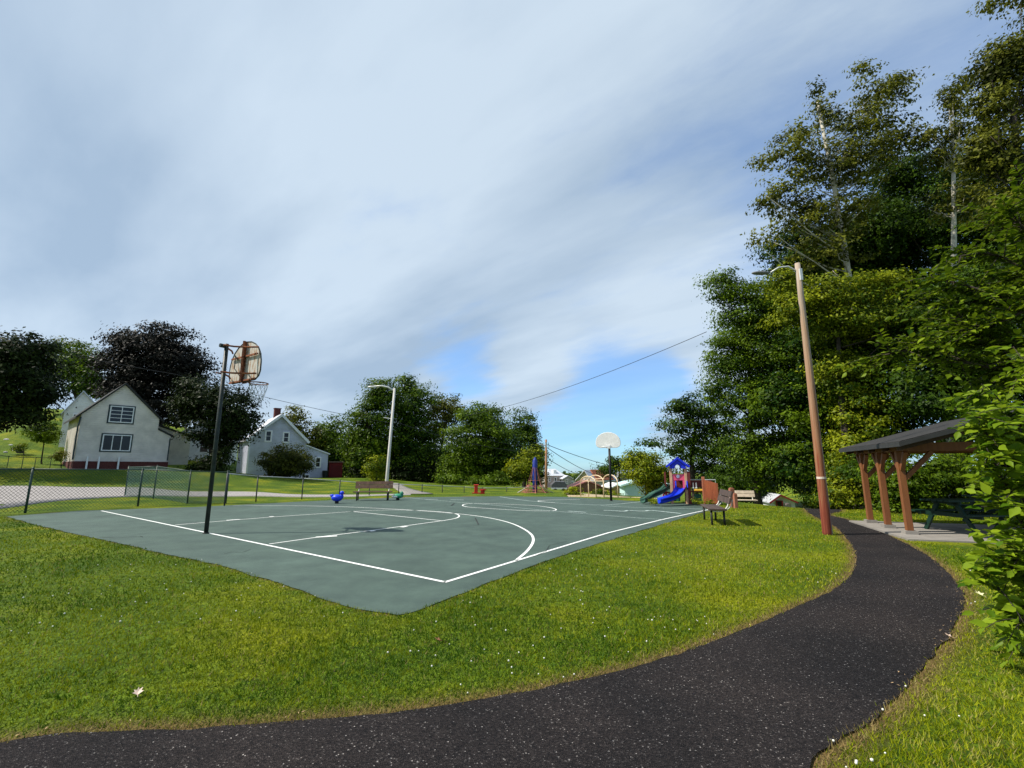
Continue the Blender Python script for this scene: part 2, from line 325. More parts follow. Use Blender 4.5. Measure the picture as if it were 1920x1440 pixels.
marks=[([(190,958.3),(835,1093)],.06,line_m,0),([(833,1093.5),(1138,1000.5),(1243,974.5),(1344,952.6)],.06,line_m,0),([(328,985),(510,970),(662,959.6)],.05,line_m,0),
 ([(505,1021),(600,1007.5),(700,995),(828,977.3)],.05,line_m,0),([(664,960),(828,977)],.05,line_m,0),
 ([(650,960.3),(700,957.4),(740,956.4),(798,958),(838,961),(858,964.5),(862,968.5),(856,972.6),(826,977.8)],.05,line_m,2),
 ([(437,948.6),(539,948.7),(620,949.7),(699,953),(774,957),(851.5,963),(907,969.3),(956.5,980),(990,996),(1003,1011),(992,1032),(967,1052.5)],.055,line_m,2),
 ([(759,932.9),(818,938.6),(871,943),(917,946.8),(1000,955.6),(1045,959.4),(1158,969),(1243,975)],.045,faded_m,1),
 ([(976,957.6),(907,953.4),(875,951.3),(864.5,947.8),(877,944.4),(907,944.2),(1000,948),(1029.5,951.5),(1046,956),(1035.5,959.2),(976,957.6)],.055,line_m,2),
 ([(937,931.8),(985,939.2),(1030,942.5),(1080,946),(1127,947.6),(1160,945.6),(1203,941)],.07,faded_m,1),
 ([(1087,936.8),(1030,937.6),(1005,939.8),(1016,941.3),(1040,943)],.06,line_m,2),
 ([(1126,948.6),(1168,951),(1316,954.8)],.06,faded_m,0)]
for px,w,m,s_ in marks: o=line(px,w,m,sm_=s_); o.parent=court
for px in ([(592,1007),(632,1004.6)],[(694,995.6),(703,994.6)],[(752,988),(763,986.6)],[(450,975.8),(425,977.6)],[(505,970.6),(513,970)]):
    p=[(a,b+ (1.5 if a>560 else -1)) for a,b in px]; line(p,.13,line_m,'lane_block',z=.016).parent=court
for px in ([(1065,959.2),(1082,960.2),(1099,961.4)],[(1132,957.6),(1150,958.2),(1170,959.8),(1178,957.8)],[(1178,957.9),(1208,959.6),(1217,957.5),(1240,959.6),(1277,963.8)],[(795,936.4),(822,937)],[(845,937.4),(870,938.2)]):
    line(px,.12,faded_m,'chalk_mark',z=.017,sm_=1).parent=court
crack=mat('crack_dark',(.03,.035,.033),.9,.2)
line([(186,1008),(215,1010),(240,1008),(262,1006.5),(268,1008)],.02,crack,'crack',z=.016).parent=court
line([(891,972),(894,978),(897,984.5)],.035,crack,'scuff_mark',z=.018).parent=court
line([(420,1040),(436,1036),(455,1037),(470,1031)],.012,crack,'crack',z=.016).parent=court
line([(1000,1045),(1024,1035),(1030,1024),(1062,1016)],.010,crack,'crack',z=.016).parent=court
line([(846,948.5),(852,944.5)],.06,crack,'scuff_mark',z=.018).parent=court
def asphalt():
    m=bpy.data.materials.new('asphalt'); m.use_nodes=True; N=m.node_tree.nodes; L=m.node_tree.links; b=N['Principled BSDF']; b.inputs['Roughness'].default_value=.9; b.inputs['Specular IOR Level'].default_value=.12
    tc=N.new('ShaderNodeTexCoord')
    vo=N.new('ShaderNodeTexVoronoi'); vo.inputs['Scale'].default_value=135; L.new(tc.outputs['Object'],vo.inputs[0])
    sc=N.new('ShaderNodeSeparateColor'); L.new(vo.outputs['Color'],sc.inputs[0])
    r=N.new('ShaderNodeValToRGB'); e=r.color_ramp.elements; e[0].position=0; e[0].color=(.006,.006,.007,1); e[1].position=1; e[1].color=(.30,.29,.27,1)
    x=e.new(.6); x.color=(.020,.0172,.0168,1); x=e.new(.95); x.color=(.034,.030,.029,1); x=e.new(.99); x.color=(.10,.095,.09,1)
    L.new(sc.outputs[0],r.inputs[0])
    no=N.new('ShaderNodeTexNoise'); no.inputs['Scale'].default_value=.9; no.inputs['Detail'].default_value=6; L.new(tc.outputs['Object'],no.inputs[0])
    r2=N.new('ShaderNodeValToRGB'); r2.color_ramp.elements[0].position=.35; r2.color_ramp.elements[0].color=(.75,.75,.78,1); r2.color_ramp.elements[1].position=.65; r2.color_ramp.elements[1].color=(1.35,1.25,1.2,1); L.new(no.outputs[0],r2.inputs[0])
    mx=N.new('ShaderNodeMix'); mx.data_type='RGBA'; mx.blend_type='MULTIPLY'; mx.inputs[0].default_value=1; L.new(r.outputs[0],mx.inputs[6]); L.new(r2.outputs[0],mx.inputs[7]); L.new(mx.outputs[2],b.inputs['Base Color'])
    bp=N.new('ShaderNodeBump'); bp.inputs['Strength'].default_value=.75; bp.inputs['Distance'].default_value=.012; L.new(vo.outputs['Distance'],bp.inputs['Height']); L.new(bp.outputs[0],b.inputs['Normal'])
    return m
ASPH=asphalt()
tag(loft('path',PLW,PRW,420,10,ASPH,.010,.009),kind='structure')
GRAVEL=mat('pale_gravel',(.36,.33,.31),.9,.12,8,.4,120,col2=(.25,.23,.22))
def gpts(L_): return [at(u,v,Y)[:2] for u,v,Y in L_]
tag(loft('road',gpts([(-250,975,15),(0,950,17),(150,936,21.5),(300,931.5,24),(430,931,25),(600,932,26),(720,932.5,26),(770,932.5,26.5)]),gpts([(-300,905,26),(0,912,26),(150,914,26.8),(300,918,27.3),(430,922,28),(600,927,28.2),(720,930.5,27.4),(770,931.5,27)]),70,6,GRAVEL,.03,skirt=True),kind='structure')
CONC=mat('concrete',(.24,.22,.195),.85,.1,3,.2,90)
tag(loft('walkway',gpts([(760,931,27),(745,918,34),(733,910,40),(728,906,44)]),gpts([(812,931,27),(780,918,34),(757,910,40),(746,906,44)]),30,4,CONC,.04,skirt=True),kind='structure')
# ---------------------------------------------------------------- grass and clover
def grass():
    n=520000; th=rng.uniform(-1.02,1.02,n); t=rng.random(n); r=1.2*(22/1.2)**(t**.92)
    x=np.sin(th)*r; y=np.cos(th)*r
    jx=rng.normal(size=n)*.0
    jj=rng.random(n)**2*.035; ok=((~inpoly(x,y,COURTW))|(dpoly(x,y,COURTW)<jj))&((~inpoly(x,y,PATHP))|(dpoly(x,y,PATHP)<jj)); 
    x,y,r=x[ok],y[ok],r[ok]; ok=~((x>8.4)&(y>9.2)&(x<14)&(y<13.2)); x,y,r=x[ok],y[ok],r[ok]
    n=len(x); z=T(x,y); d=np.minimum(dpoly(x,y,PATHP),dpoly(x,y,COURTW)); z=z+np.where(np.abs(x)<16,np.clip(d,0,.6)*.03,0)-.004
    dpth=dpoly(x,y,PATHP)
    lush=.5+.5*np.sin(x*1.7+1.3*np.sin(y*1.1))*np.sin(y*1.9+1.1*np.sin(x*1.3+2)); 
    h=rng.uniform(.016,.040,n)*(.75+.4*lush)*(1+r*.012); w=.0026+.0013*r*rng.uniform(.6,1.3,n)
    a=rng.uniform(0,2*np.pi,n); lean=rng.uniform(.1,1.1,n)*h; b=rng.uniform(0,2*np.pi,n)
    dx,dy=np.cos(a)*w/2,np.sin(a)*w/2
    P0=np.stack([x-dx,y-dy,z],1); P1=np.stack([x+dx,y+dy,z],1); P2=np.stack([x+np.cos(b)*lean,y+np.sin(b)*lean,z+h],1)
    V=np.stack([P0,P1,P2],1).reshape(-1,3); Fa=np.arange(3*n).reshape(-1,3)
    drym=np.exp(-(dpth/.09)**2); tint=np.clip(rng.normal(.30,.16,n)+.2*np.sin(x*.9+2*np.sin(y*.5))*np.sin(y*.8+1)+.09*np.sin(x*3.1+2*np.sin(y*2.3))*np.sin(y*3.7+1.5*np.sin(x*1.9))+.16*np.clip(x/3,-.5,1),0,.78)
    hc=rng.normal(size=997)*.13; tint=np.clip(tint+hc[((np.floor(x*11)*73+np.floor(y*11)*151).astype(int))%997]*np.clip(1.3-r*.08,0.2,1),0,.78)
    tint=np.where(rng.random(n)<drym*.8,rng.uniform(.85,1,n),tint); tint=np.where(rng.random(n)<.035,rng.uniform(.82,.95,n),tint)
    m=leafmat('grass_blade',(.032,.09,.002),(.31,.335,.006),.3,.5); e=[k for k in m.node_tree.nodes if k.type=='VALTORGB'][0].color_ramp.elements
    e[1].position=.7; q=e.new(.82); q.color=(.28,.24,.09,1); q=e.new(1); q.color=(.26,.17,.07,1)
    o=npmesh('grass',V,Fa,m,tint=tint); tag(o,'short mown green lawn grass around the court and path','grass',kind='stuff')
grass()
def clover():
    n=700; th=rng.uniform(-1.0,.75,n); r=1.8*(11/1.8)**rng.random(n); x=np.sin(th)*r; y=np.cos(th)*r
    dens=(np.sin(x*1.1+.7)+np.sin(y*1.7+x*.6)>-.3); ok=dens&(~inpoly(x,y,COURTW))&(~inpoly(x,y,PATHP)); x,y=x[ok],y[ok]; b=MB()
    for X,Y in zip(x,y):
        s=random.uniform(.005,.0095); z=random.uniform(.035,.055); b.ball((X,Y,z),(s,s,s*.9),5,3)
    tag(b.build('clover_flowers',mat('clover_white',(.72,.70,.62),.8,.1),smooth=True),'white clover flower heads dotted through the lawn','flowers',kind='stuff')
clover()
def litter():
    b=MB(); r=random.Random(5); E_=resample(PRW[3:],300,1); E2=resample(PLW,300,1)
    for k in range(260):
        L_,sg=(E_,-1) if r.random()<.6 else (E2,1); p=L_[r.randrange(40,250)]; q=(E2 if sg<0 else E_)[150]; d=np.array([q[0]-p[0],q[1]-p[1]]); d/=np.linalg.norm(d)+1e-9
        o_=abs(r.gauss(0,.16)); x,y=p[0]+d[0]*o_,p[1]+d[1]*o_; s_=r.uniform(.004,.014); a_=r.uniform(0,6.3); c_,n_=math.cos(a_)*s_,math.sin(a_)*s_
        b.add([(x-c_,y-n_,.020),(x+n_*.4,y-c_*.4,.022),(x+c_,y+n_,.026),(x-n_*.4,y+c_*.4,.022)],[(0,1,2,3)])
    tag(b.build('leaf_litter',mat('dry_litter',(.40,.27,.14),.9,.3,40)),'scraps of dry leaf and grass along the path edges','litter',kind='stuff')
litter()
# ---------------------------------------------------------------- foliage
BARK=mat('bark_brown',(.055,.043,.033),.9,.3,14,.6,40,stretch=(1,1,.3))
BARKP=mat('bark_pale',(.50,.46,.38),.85,.1,5,.4,30,col2=(.26,.23,.18),stretch=(1,1,.6),lo=.35,hi=.5)
LM={'oak':leafmat('leaves_mid_green',(.02,.055,.003),(.22,.30,.012)),'green':leafmat('leaves_green',(.012,.040,.003),(.15,.23,.008)),
 'yellow':leafmat('leaves_yellow_green',(.035,.075,.003),(.32,.35,.012)),
 'olive':leafmat('leaves_olive',(.03,.04,.005),(.20,.21,.018)),
 'deep':leafmat('leaves_deep_green',(.006,.022,.002),(.08,.145,.008)),
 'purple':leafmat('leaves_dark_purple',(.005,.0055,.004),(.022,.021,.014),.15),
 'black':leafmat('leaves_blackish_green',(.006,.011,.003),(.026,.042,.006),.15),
 'bright':leafmat('leaves_bright',(.05,.12,.005),(.32,.42,.02),.4,.4)}
def unit(v): return v/(np.linalg.norm(v,axis=1,keepdims=True)+1e-9)
def leafquads(P,Nn,s,r,asp=.55,fold=None):
    n=len(P); a=unit(np.cross(Nn,r.normal(size=(n,3)))); b=np.cross(Nn,a); L_=a*s[:,None]*.5; Wd=b*s[:,None]*.5*asp
    V=np.stack([P-L_,P+Wd-L_*.15,P+L_,P-Wd-L_*.15],1).reshape(-1,3); return V,np.arange(4*n).reshape(-1,4)
def crown_points(E,leaf,dens,r,cs,flat=.5,shell=.42):
    """E: list of world ellipsoids (c,rx,ry,rz); leaves gathered in clumps, the clumps near the crown's skin"""
    Ps=[];Ns=[];Cs=[]; cs=cs*1.22; flat=flat*.85
    for c,rx,ry,rz in E:
        area=math.pi*rx*rz*1.0; nc=max(4,int(area*dens*DENS/(cs*cs*3.0)))
        d=unit(r.normal(size=(nc,3))); rad=r.random(nc)**shell; q=c+d*np.array([rx,ry,rz])*rad[:,None]
        Cs.append(q)
        per=int(max(6,2.6*cs*cs/(leaf*leaf*.45)))
        k=np.clip(r.normal(size=(nc,per,3)),-1.9,1.9)*np.array([1,1,flat])*cs*.55*r.uniform(.6,1.35,(nc,1,1)); P=(q[:,None,:]+k).reshape(-1,3)
        out=unit(P-c)*.55+unit(k.reshape(-1,3))*.5+np.array([0,0,.55])+r.normal(size=(len(P),3))*.45
        Ps.append(P);Ns.append(unit(out))
    return np.concatenate(Ps),np.concatenate(Ns),np.concatenate(Cs)
NLEAF=[0]; DENS=7.5
def tree(name,label,cat,base,E,leaf,dens,m,seed,tr=.2,group=None,cs=.6,flat=.5,bark=None,limbs=10,top=.75,shell=.42,stems=1,lean=(0,0),bias=0.):
    r=np.random.default_rng(seed); z0=T(base[0],base[1]); root=thing(name,(base[0],base[1],z0),label,cat,group)
    P,Nn,Cs=crown_points(E,leaf,dens,r,cs,flat,shell); P[:,2]=np.maximum(P[:,2],z0+.05)
    s=leaf*r.uniform(.6,1.35,len(P)); V,Fa=leafquads(P,Nn,s,r); NLEAF[0]+=len(P)
    clump=r.normal(size=200)*.2; tint=np.clip(r.normal(.42+bias,.2,len(P))+clump[(np.floor(P[:,0]*.9)+7*np.floor(P[:,1]*.9)+13*np.floor(P[:,2]*.9)).astype(int)%200],0,1)
    npmesh('crown',V,Fa,m,root,tint)
    cc=np.mean([e[0] for e in E],axis=0); zt=max(e[0][2]+e[3]*.6 for e in E); b=MB(); B0=np.array([base[0],base[1],z0-.15])
    for st in range(stems):
        a0=2*math.pi*st/max(1,stems); off=np.array([math.cos(a0),math.sin(a0),0])*(tr*.8 if stems>1 else 0)
        tp=np.array([cc[0]+lean[0],cc[1]+lean[1],z0+(zt-z0)*top])+off*3
        pts=[B0+off+(tp-B0-off)*t+np.array([math.sin(t*5+seed)*tr*.8,math.cos(t*4+seed)*tr*.6,0])*(t>0) for t in np.linspace(0,1,9)]
        b.tube(pts,[tr*(1.25 if i==0 else 1)*(1-.085*i) for i in range(9)],9)
        idx=r.choice(len(Cs),min(limbs,len(Cs)),replace=False)
        for i in idx:
            q=Cs[i]; hd=math.hypot(q[0]-cc[0],q[1]-cc[1]); t=np.clip((q[2]-z0-hd*r.uniform(.5,.9))/(tp[2]-z0),.15,.97); k=t*8; lo=int(k); p0=np.array(pts[lo])*(1-(k-lo))+np.array(pts[min(lo+1,8)])*(k-lo)
            mid=(p0+q)/2+np.array([0,0,-.06*np.linalg.norm(q-p0)])+r.normal(size=3)*.1
            rr=min(.09,tr*(1-.085*k)*.34); b.tube([p0,(p0+mid)/2+r.normal(size=3)*.04,mid,(mid+q)/2+r.normal(size=3)*.06,q],[rr,rr*.8,rr*.6,rr*.42,rr*.2],5)
    b.build('trunk',bark or BARK,root,smooth=True); return root
def pell(L_,Y,dz=1.0,yj=0):
    out=[]
    for e in L_:
        u,v,ru,rv=e[:4]; YY=Y+(e[4] if len(e)>4 else 0); p=at(u,v,YY); k=pxm(p); a=abs((u-960)/F); rx=ru/k/math.sqrt(1+a*a*.3); out.append((p,rx,max(.4,rx*dz),rv/k))
    return out
def ptree(name,label,cat,Y,ell,ub,leaf,dens,m,seed,**k):
    E=pell(ell,Y,k.pop('dz',.9)); x=at(ub,900,Y)[0]; return tree(name,label,cat,(x,Y),E,leaf,dens,LM[m],seed,**k)
# --- left and centre background trees
FB='trees behind the houses and the court'
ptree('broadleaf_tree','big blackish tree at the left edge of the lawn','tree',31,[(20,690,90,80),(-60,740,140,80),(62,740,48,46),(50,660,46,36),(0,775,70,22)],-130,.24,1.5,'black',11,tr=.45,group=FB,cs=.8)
ptree('broadleaf_tree','green tree between the blackish tree and the cream house','tree',56,[(145,690,50,48),(170,720,40,30),(100,680,40,45)],130,.3,1.2,'green',12,tr=.3,group=FB,cs=1.0)
ptree('broadleaf_tree','feathery pale tree top behind the white building','tree',66,[(125,665,45,35),(170,680,30,28)],140,.3,.7,'olive',13,tr=.3,group=FB,cs=.8)
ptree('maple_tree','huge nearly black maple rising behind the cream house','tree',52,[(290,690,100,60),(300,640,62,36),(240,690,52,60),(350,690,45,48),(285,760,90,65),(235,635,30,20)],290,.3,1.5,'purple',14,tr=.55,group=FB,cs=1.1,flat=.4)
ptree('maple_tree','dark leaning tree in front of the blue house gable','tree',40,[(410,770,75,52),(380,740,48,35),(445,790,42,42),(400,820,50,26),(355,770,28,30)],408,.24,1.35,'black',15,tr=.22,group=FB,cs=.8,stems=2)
ptree('shrub','dark bushes at the foot of the leaning tree','shrub',38.5,[(385,872,30,22),(418,862,20,26),(365,880,18,14)],395,.2,1.3,'black',16,tr=.08,cs=.5)
ptree('broadleaf_tree','thin-leaved tree directly behind the blue house','tree',60,[(552,800,30,38),(575,830,28,40),(545,830,20,30)],560,.3,1.1,'olive',17,tr=.25,group=FB,cs=.8)
ptree('broadleaf_tree','round green tree right of the blue house','tree',62,[(622,815,36,36),(640,860,45,42),(600,845,22,34)],622,.3,1.5,'green',18,tr=.3,group=FB,cs=.9)
ptree('broadleaf_tree','tall green tree behind the pale lamp post','tree',56,[(700,800,40,70),(715,740,32,34),(685,850,36,50),(665,820,22,50)],700,.28,1.6,'green',19,tr=.4,group=FB,cs=.9)
ptree('broadleaf_tree','tall dark tree in the middle of the tree group','tree',59,[(775,760,48,45),(760,820,55,70),(790,860,60,50),(765,725,24,18)],770,.28,1.6,'green',20,tr=.45,group=FB,cs=1.0,bias=-.1)
ptree('broadleaf_tree','open-topped tree at the right of the tall dark tree','tree',62,[(835,762,30,34),(820,800,40,45),(855,780,14,24)],825,.28,.9,'olive',21,tr=.3,group=FB,cs=.8)
ptree('broadleaf_tree','rounded bright green tree right of the tree group','tree',54,[(895,830,66,68),(870,875,48,42),(940,850,40,60),(900,785,42,28)],900,.26,1.8,'green',22,tr=.4,group=FB,cs=.9,bias=.08)
ptree('broadleaf_tree','narrow dark tree top beside the utility pole','tree',60,[(978,800,26,34),(990,850,32,50),(1008,870,16,38)],985,.26,1.6,'green',23,tr=.3,group=FB,cs=.8,bias=-.1)
ptree('shrub','yellowish bush behind the blue climbing mast','shrub',50,[(1000,860,22,30),(975,885,30,30)],990,.24,1.4,'yellow',24,tr=.1,cs=.7)
ptree('shrub','light green bush at the foot of the tall green tree','shrub',48,[(706,880,18,26)],706,.2,1.6,'yellow',25,tr=.08,cs=.6)
ptree('shrub','low leafy shrubs under the rounded tree','shrub',50,[(905,905,45,16),(850,900,30,16),(945,902,30,18)],900,.22,1.3,'green',26,tr=.06,cs=.5)
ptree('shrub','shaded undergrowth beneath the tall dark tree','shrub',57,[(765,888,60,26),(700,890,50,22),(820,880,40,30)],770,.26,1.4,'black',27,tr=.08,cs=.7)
ptree('shrub','dusky round bush against the blue house wall','shrub',43,[(537,862,45,30),(520,870,30,24),(560,872,26,20)],537,.17,1.8,'olive',28,tr=.1,cs=.5,stems=3,bias=-.35)
ptree('young_tree','small young tree on the lawn left of the cream house','tree',38,[(75,805,26,22),(88,815,20,16)],74,.16,1.5,'green',29,tr=.06,cs=.4)
ptree('shrub','round dark bush at the corner of the cream house','shrub',36,[(112,855,10,11)],112,.12,1.6,'olive',30,tr=.04,cs=.25)
ptree('shrub','low shrub in the garden bed on the hillside','shrub',40,[(38,838,12,8)],38,.12,1.6,'yellow',31,tr=.04,cs=.25)
# --- right of the far hoop
FR='trees along the right side of the park'
ptree('broadleaf_tree','distant tree just right of the far hoop board','tree',60,[(1160,868,22,14),(1140,880,22,14),(1190,870,22,18)],1160,.24,1.5,'deep',32,tr=.2,group=FR,cs=.7)
ptree('young_tree','small pale green ornamental tree left of the play tower','tree',27,[(1210,880,42,36),(1240,890,26,30),(1195,860,24,20),(1218,905,30,16)],1208,.13,1.5,'yellow',33,tr=.1,group=FR,cs=.42,bias=-.08)
ptree('broadleaf_tree','airy dark tree above the play tower','tree',38,[(1275,810,38,55),(1300,770,40,30),(1320,850,50,50),(1270,760,22,18),(1213,832,22,9),(1345,800,40,45),(1390,860,50,50)],1300,.2,1.0,'deep',34,tr=.28,group=FR,cs=.7,limbs=26)
ptree('broadleaf_tree','leafy tree whose crown hangs left of the wooden lamp pole','tree',27,[(1365,540,45,32),(1400,600,60,55),(1375,660,45,55),(1440,680,70,70),(1350,720,28,40),(1400,760,60,50),(1450,560,50,50),(1420,840,60,50),(1412,895,26,24)],1420,.15,1.5,'green',35,tr=.2,group=FR,cs=.6,flat=.4,limbs=24)
ptree('birch_tree','tall olive-leaved tree leaning out against the sky','tree',24.5,[(1560,215,50,38),(1625,135,26,26),(1680,155,36,22),(1535,165,18,12),(1500,255,50,22),(1450,300,38,14),(1425,375,30,11),(1480,350,50,34),(1560,310,62,55),(1630,230,46,50),(1520,400,58,36),(1440,440,36,16),(1600,390,48,40),(1700,180,20,12),(1570,440,50,30),(1490,290,60,40),(1600,300,80,70),(1500,410,60,40),(1560,470,80,36),(1670,250,44,60),(1450,380,40,20),(1640,180,50,40)],1660,.18,.55,'olive',36,tr=.24,group=FR,cs=.42,flat=.32,bark=BARKP,limbs=80,top=.9,lean=(-.3,0),shell=.5,bias=.05)
ptree('birch_tree','pale-barked tree with thin upper branches beside the olive tree','tree',24,[(1780,190,30,34),(1740,245,26,14),(1800,240,30,34),(1760,290,40,36),(1830,310,34,30),(1790,380,52,40),(1720,260,30,20),(1850,250,30,40),(1800,160,26,20)],1760,.18,.8,'olive',37,tr=.24,group=FR,cs=.42,flat=.35,bark=BARKP,limbs=60,top=.82,shell=.5)
ptree('broadleaf_tree','tall tree at the right edge reaching towards the top corner','tree',19,[(1890,110,46,60),(1860,200,36,50),(1900,300,60,60),(1940,160,60,90),(1870,0,24,10),(1900,8,26,10),(1960,30,40,40),(1870,130,36,60),(1850,280,50,50),(1900,400,60,60)],1965,.17,1.25,'olive',38,tr=.34,group=FR,cs=.5,flat=.4,limbs=30,bias=-.05)
ptree('broadleaf_tree','dense green tree behind the pale-barked trunks','tree',30,[(1690,330,70,55),(1760,420,110,90),(1640,430,80,60),(1880,420,90,100),(1820,330,60,50)],1760,.2,1.9,'deep',39,tr=.4,group=FR,cs=.8,limbs=16)
ptree('broadleaf_tree','wide yellow-green tree behind the top of the lamp pole','tree',22,[(1560,545,80,36),(1640,540,60,30),(1500,585,60,40),(1600,600,90,50),(1470,530,40,26),(1590,700,56,60),(1615,780,56,56),(1595,850,50,44)],1600,.15,1.5,'yellow',40,tr=.24,group=FR,cs=.55,flat=.33,limbs=18,bias=-.05)
ptree('broadleaf_tree','deep green tree between lamp pole and pavilion','tree',25,[(1560,680,110,90),(1660,640,110,80),(1480,760,80,70),(1600,800,110,80),(1500,860,80,50)],1590,.17,1.7,'green',41,tr=.3,group=FR,cs=.65,limbs=20,bias=-.1)
ptree('broadleaf_tree','dark tree rising behind the pavilion roof','tree',21,[(1780,620,120,100),(1740,740,120,80),(1860,700,120,120),(1900,540,90,90)],1800,.16,1.7,'deep',42,tr=.32,group=FR,cs=.65,limbs=18)
ptree('broadleaf_tree','shaded tree filling the gap under the tall crowns','tree',33,[(1500,480,70,60),(1580,480,90,60),(1480,600,90,80),(1520,720,110,90),(1700,560,140,90),(1640,470,90,60)],1540,.24,1.8,'deep',43,tr=.35,group=FR,cs=.9,limbs=10,bias=-.1)
ptree('shrub','undergrowth beside the path beyond the lamp pole','shrub',19,[(1600,900,50,44),(1570,930,50,26),(1640,930,40,30),(1610,860,36,30)],1600,.11,1.6,'yellow',44,tr=.06,cs=.35,flat=.35,bias=-.05)
ptree('shrub','leafy thicket seen between the pavilion posts','shrub',16.5,[(1690,890,60,50),(1760,900,70,50),(1840,900,60,60),(1700,940,60,26),(1780,945,80,24)],1740,.11,1.6,'green',45,tr=.06,cs=.38,flat=.35,bias=.05)
ptree('shrub','dark thicket behind the small white shed','shrub',38,[(1430,885,60,40),(1510,890,50,36),(1380,910,40,30),(1490,850,60,40),(1340,905,40,30)],1450,.2,1.7,'deep',46,tr=.1,cs=.7)
ptree('shrub','thicket to the right of the small white shed','shrub',27,[(1530,930,26,26),(1560,900,40,40),(1545,948,26,14)],1540,.14,1.7,'green',47,tr=.08,cs=.4)
ptree('shrub','dark thicket at the far right behind the picnic tables','shrub',14.5,[(1900,880,70,90),(1880,800,80,60),(1980,900,80,120)],1920,.11,1.7,'deep',48,tr=.08,cs=.4)
for i,(u,v,hw,hh,Y) in enumerate([(1052,895,16,7,170),(1095,893,12,9,150),(1075,897,20,6,180),(1030,893,14,7,190),(1130,893,22,8,160)]):
    ptree('broadleaf_tree',['faraway tree above the grey-roofed house','faraway tree beside the gable of the cream far house','faraway low tree line between the two far houses','faraway tree behind the metal hip roof','faraway tree behind the far orange roof'][i],'tree',Y,[(u,v,hw,hh)],u,.9,1.6,'deep',60+i,tr=.3,group='faraway trees in the valley',cs=2,limbs=4)
ptree('shrub','dark bushes behind the pale bench and the wooden posts','shrub',30,[(1405,915,28,26),(1370,905,40,34),(1340,915,30,22)],1380,.14,1.7,'deep',71,tr=.08,cs=.45)
for i,(u,v,hw,hh,Y) in enumerate([(1045,900,24,9,125),(1088,902,22,9,118),(1130,900,28,10,128),(1180,902,26,12,110)]):
    ptree('broadleaf_tree',['dark tree line directly behind the pinkish far house','dark trees filling the gap left of the cream far house','dark trees behind the rusty orange far roof','dark trees behind the far hoop pole'][i],'tree',Y,[(u,v,hw,hh)],u,.55,1.8,'deep',75+i,tr=.3,group='faraway trees in the valley',cs=1.5,limbs=4)
# --- large-leaved foliage close to the camera
def bigleaves(P,Dr,Up,s,r):
    t=np.array([[0,0,0],[.18,.24,.04],[.22,.55,.06],[.10,.85,.02],[0,1.08,-.05],[-.10,.85,.02],[-.22,.55,.06],[-.18,.24,.04],[0,.5,-.03]])*np.array([1.35,1,1]); t[4,2]-=.06
    Dr=unit(Dr); X=unit(np.cross(Dr,Up)); Z=np.cross(X,Dr)
    V=P[:,None,:]+s[:,None,None]*(t[None,:,0:1]*X[:,None,:]+t[None,:,1:2]*Dr[:,None,:]+t[None,:,2:3]*Z[:,None,:])
    fa=np.array([[0,1,2,8],[8,2,3,4],[0,8,6,7],[8,4,5,6]]); n=len(P); Fa=(fa[None]+9*np.arange(n)[:,None,None]).reshape(-1,4); return V.reshape(-1,3),Fa
def leafy(name,label,cat,base,limbs,m,seed,ls,tr,nt=22,droop=.25,spread=.5,step=.07):
    """limbs: lists of points; twigs leave each limb and carry leaves two by two"""
    r=np.random.default_rng(seed); z0=T(*base); root=thing(name,(base[0],base[1],z0),label,cat); b=MB(); P=[];D=[];U=[]; 
    for Lp in limbs:
        Q=resample(np.array(Lp,float),12,1); b.tube(Q,list(np.linspace(tr,tr*.22,12)),6)
        dirn=unit(np.gradient(Q,axis=0))
        for k in range(nt):
            t=r.uniform(.18,1)**.8*11; i=min(int(t),10); q=Q[i]*(1-(t-i))+Q[i+1]*(t-i)
            d=dirn[i]*r.uniform(.2,1)+r.normal(size=3)*np.array([.7,.7,.45]); d/=np.linalg.norm(d); ln=spread*r.uniform(.5,1.2); n=5
            pts=[q+d*ln*j/n+np.array([0,0,-droop*ln*(j/n)**2]) for j in range(n+1)]
            b.tube(pts,list(np.linspace(tr*.16+.002,.0018,n+1)),4)
            m_=max(3,int(ln/step)); side=np.cross(d,[0,0,1.]); side/=np.linalg.norm(side)+1e-9
            for j in range(m_+1):
                f=.15+.85*j/m_; p=q+d*ln*f+np.array([0,0,-droop*ln*f*f])
                for sg in ((-1,1) if j<m_ else (0,)):
                    P.append(p+r.normal(size=3)*.008); D.append(side*sg*.9+d*.6+np.array([0,0,-.25])+r.normal(size=3)*.25); U.append(np.array([0,0,1.])+r.normal(size=3)*.4)
    P,D,U=map(np.array,(P,D,U)); s=ls*r.uniform(.6,1.25,len(P)); V,Fa=bigleaves(P,D,U,s,r); tw=np.clip(r.normal(.42,.2,len(P)),0,1); NLEAF[0]+=len(P)
    npmesh('leaves',V,Fa,m,root,np.repeat(tw,4)); b.build('branches',BARK,root,smooth=True); return root
def A(*q): return [tuple(at(u,v,Y)) for u,v,Y in q]
BR=LM['bright']; YG=LM['yellow']
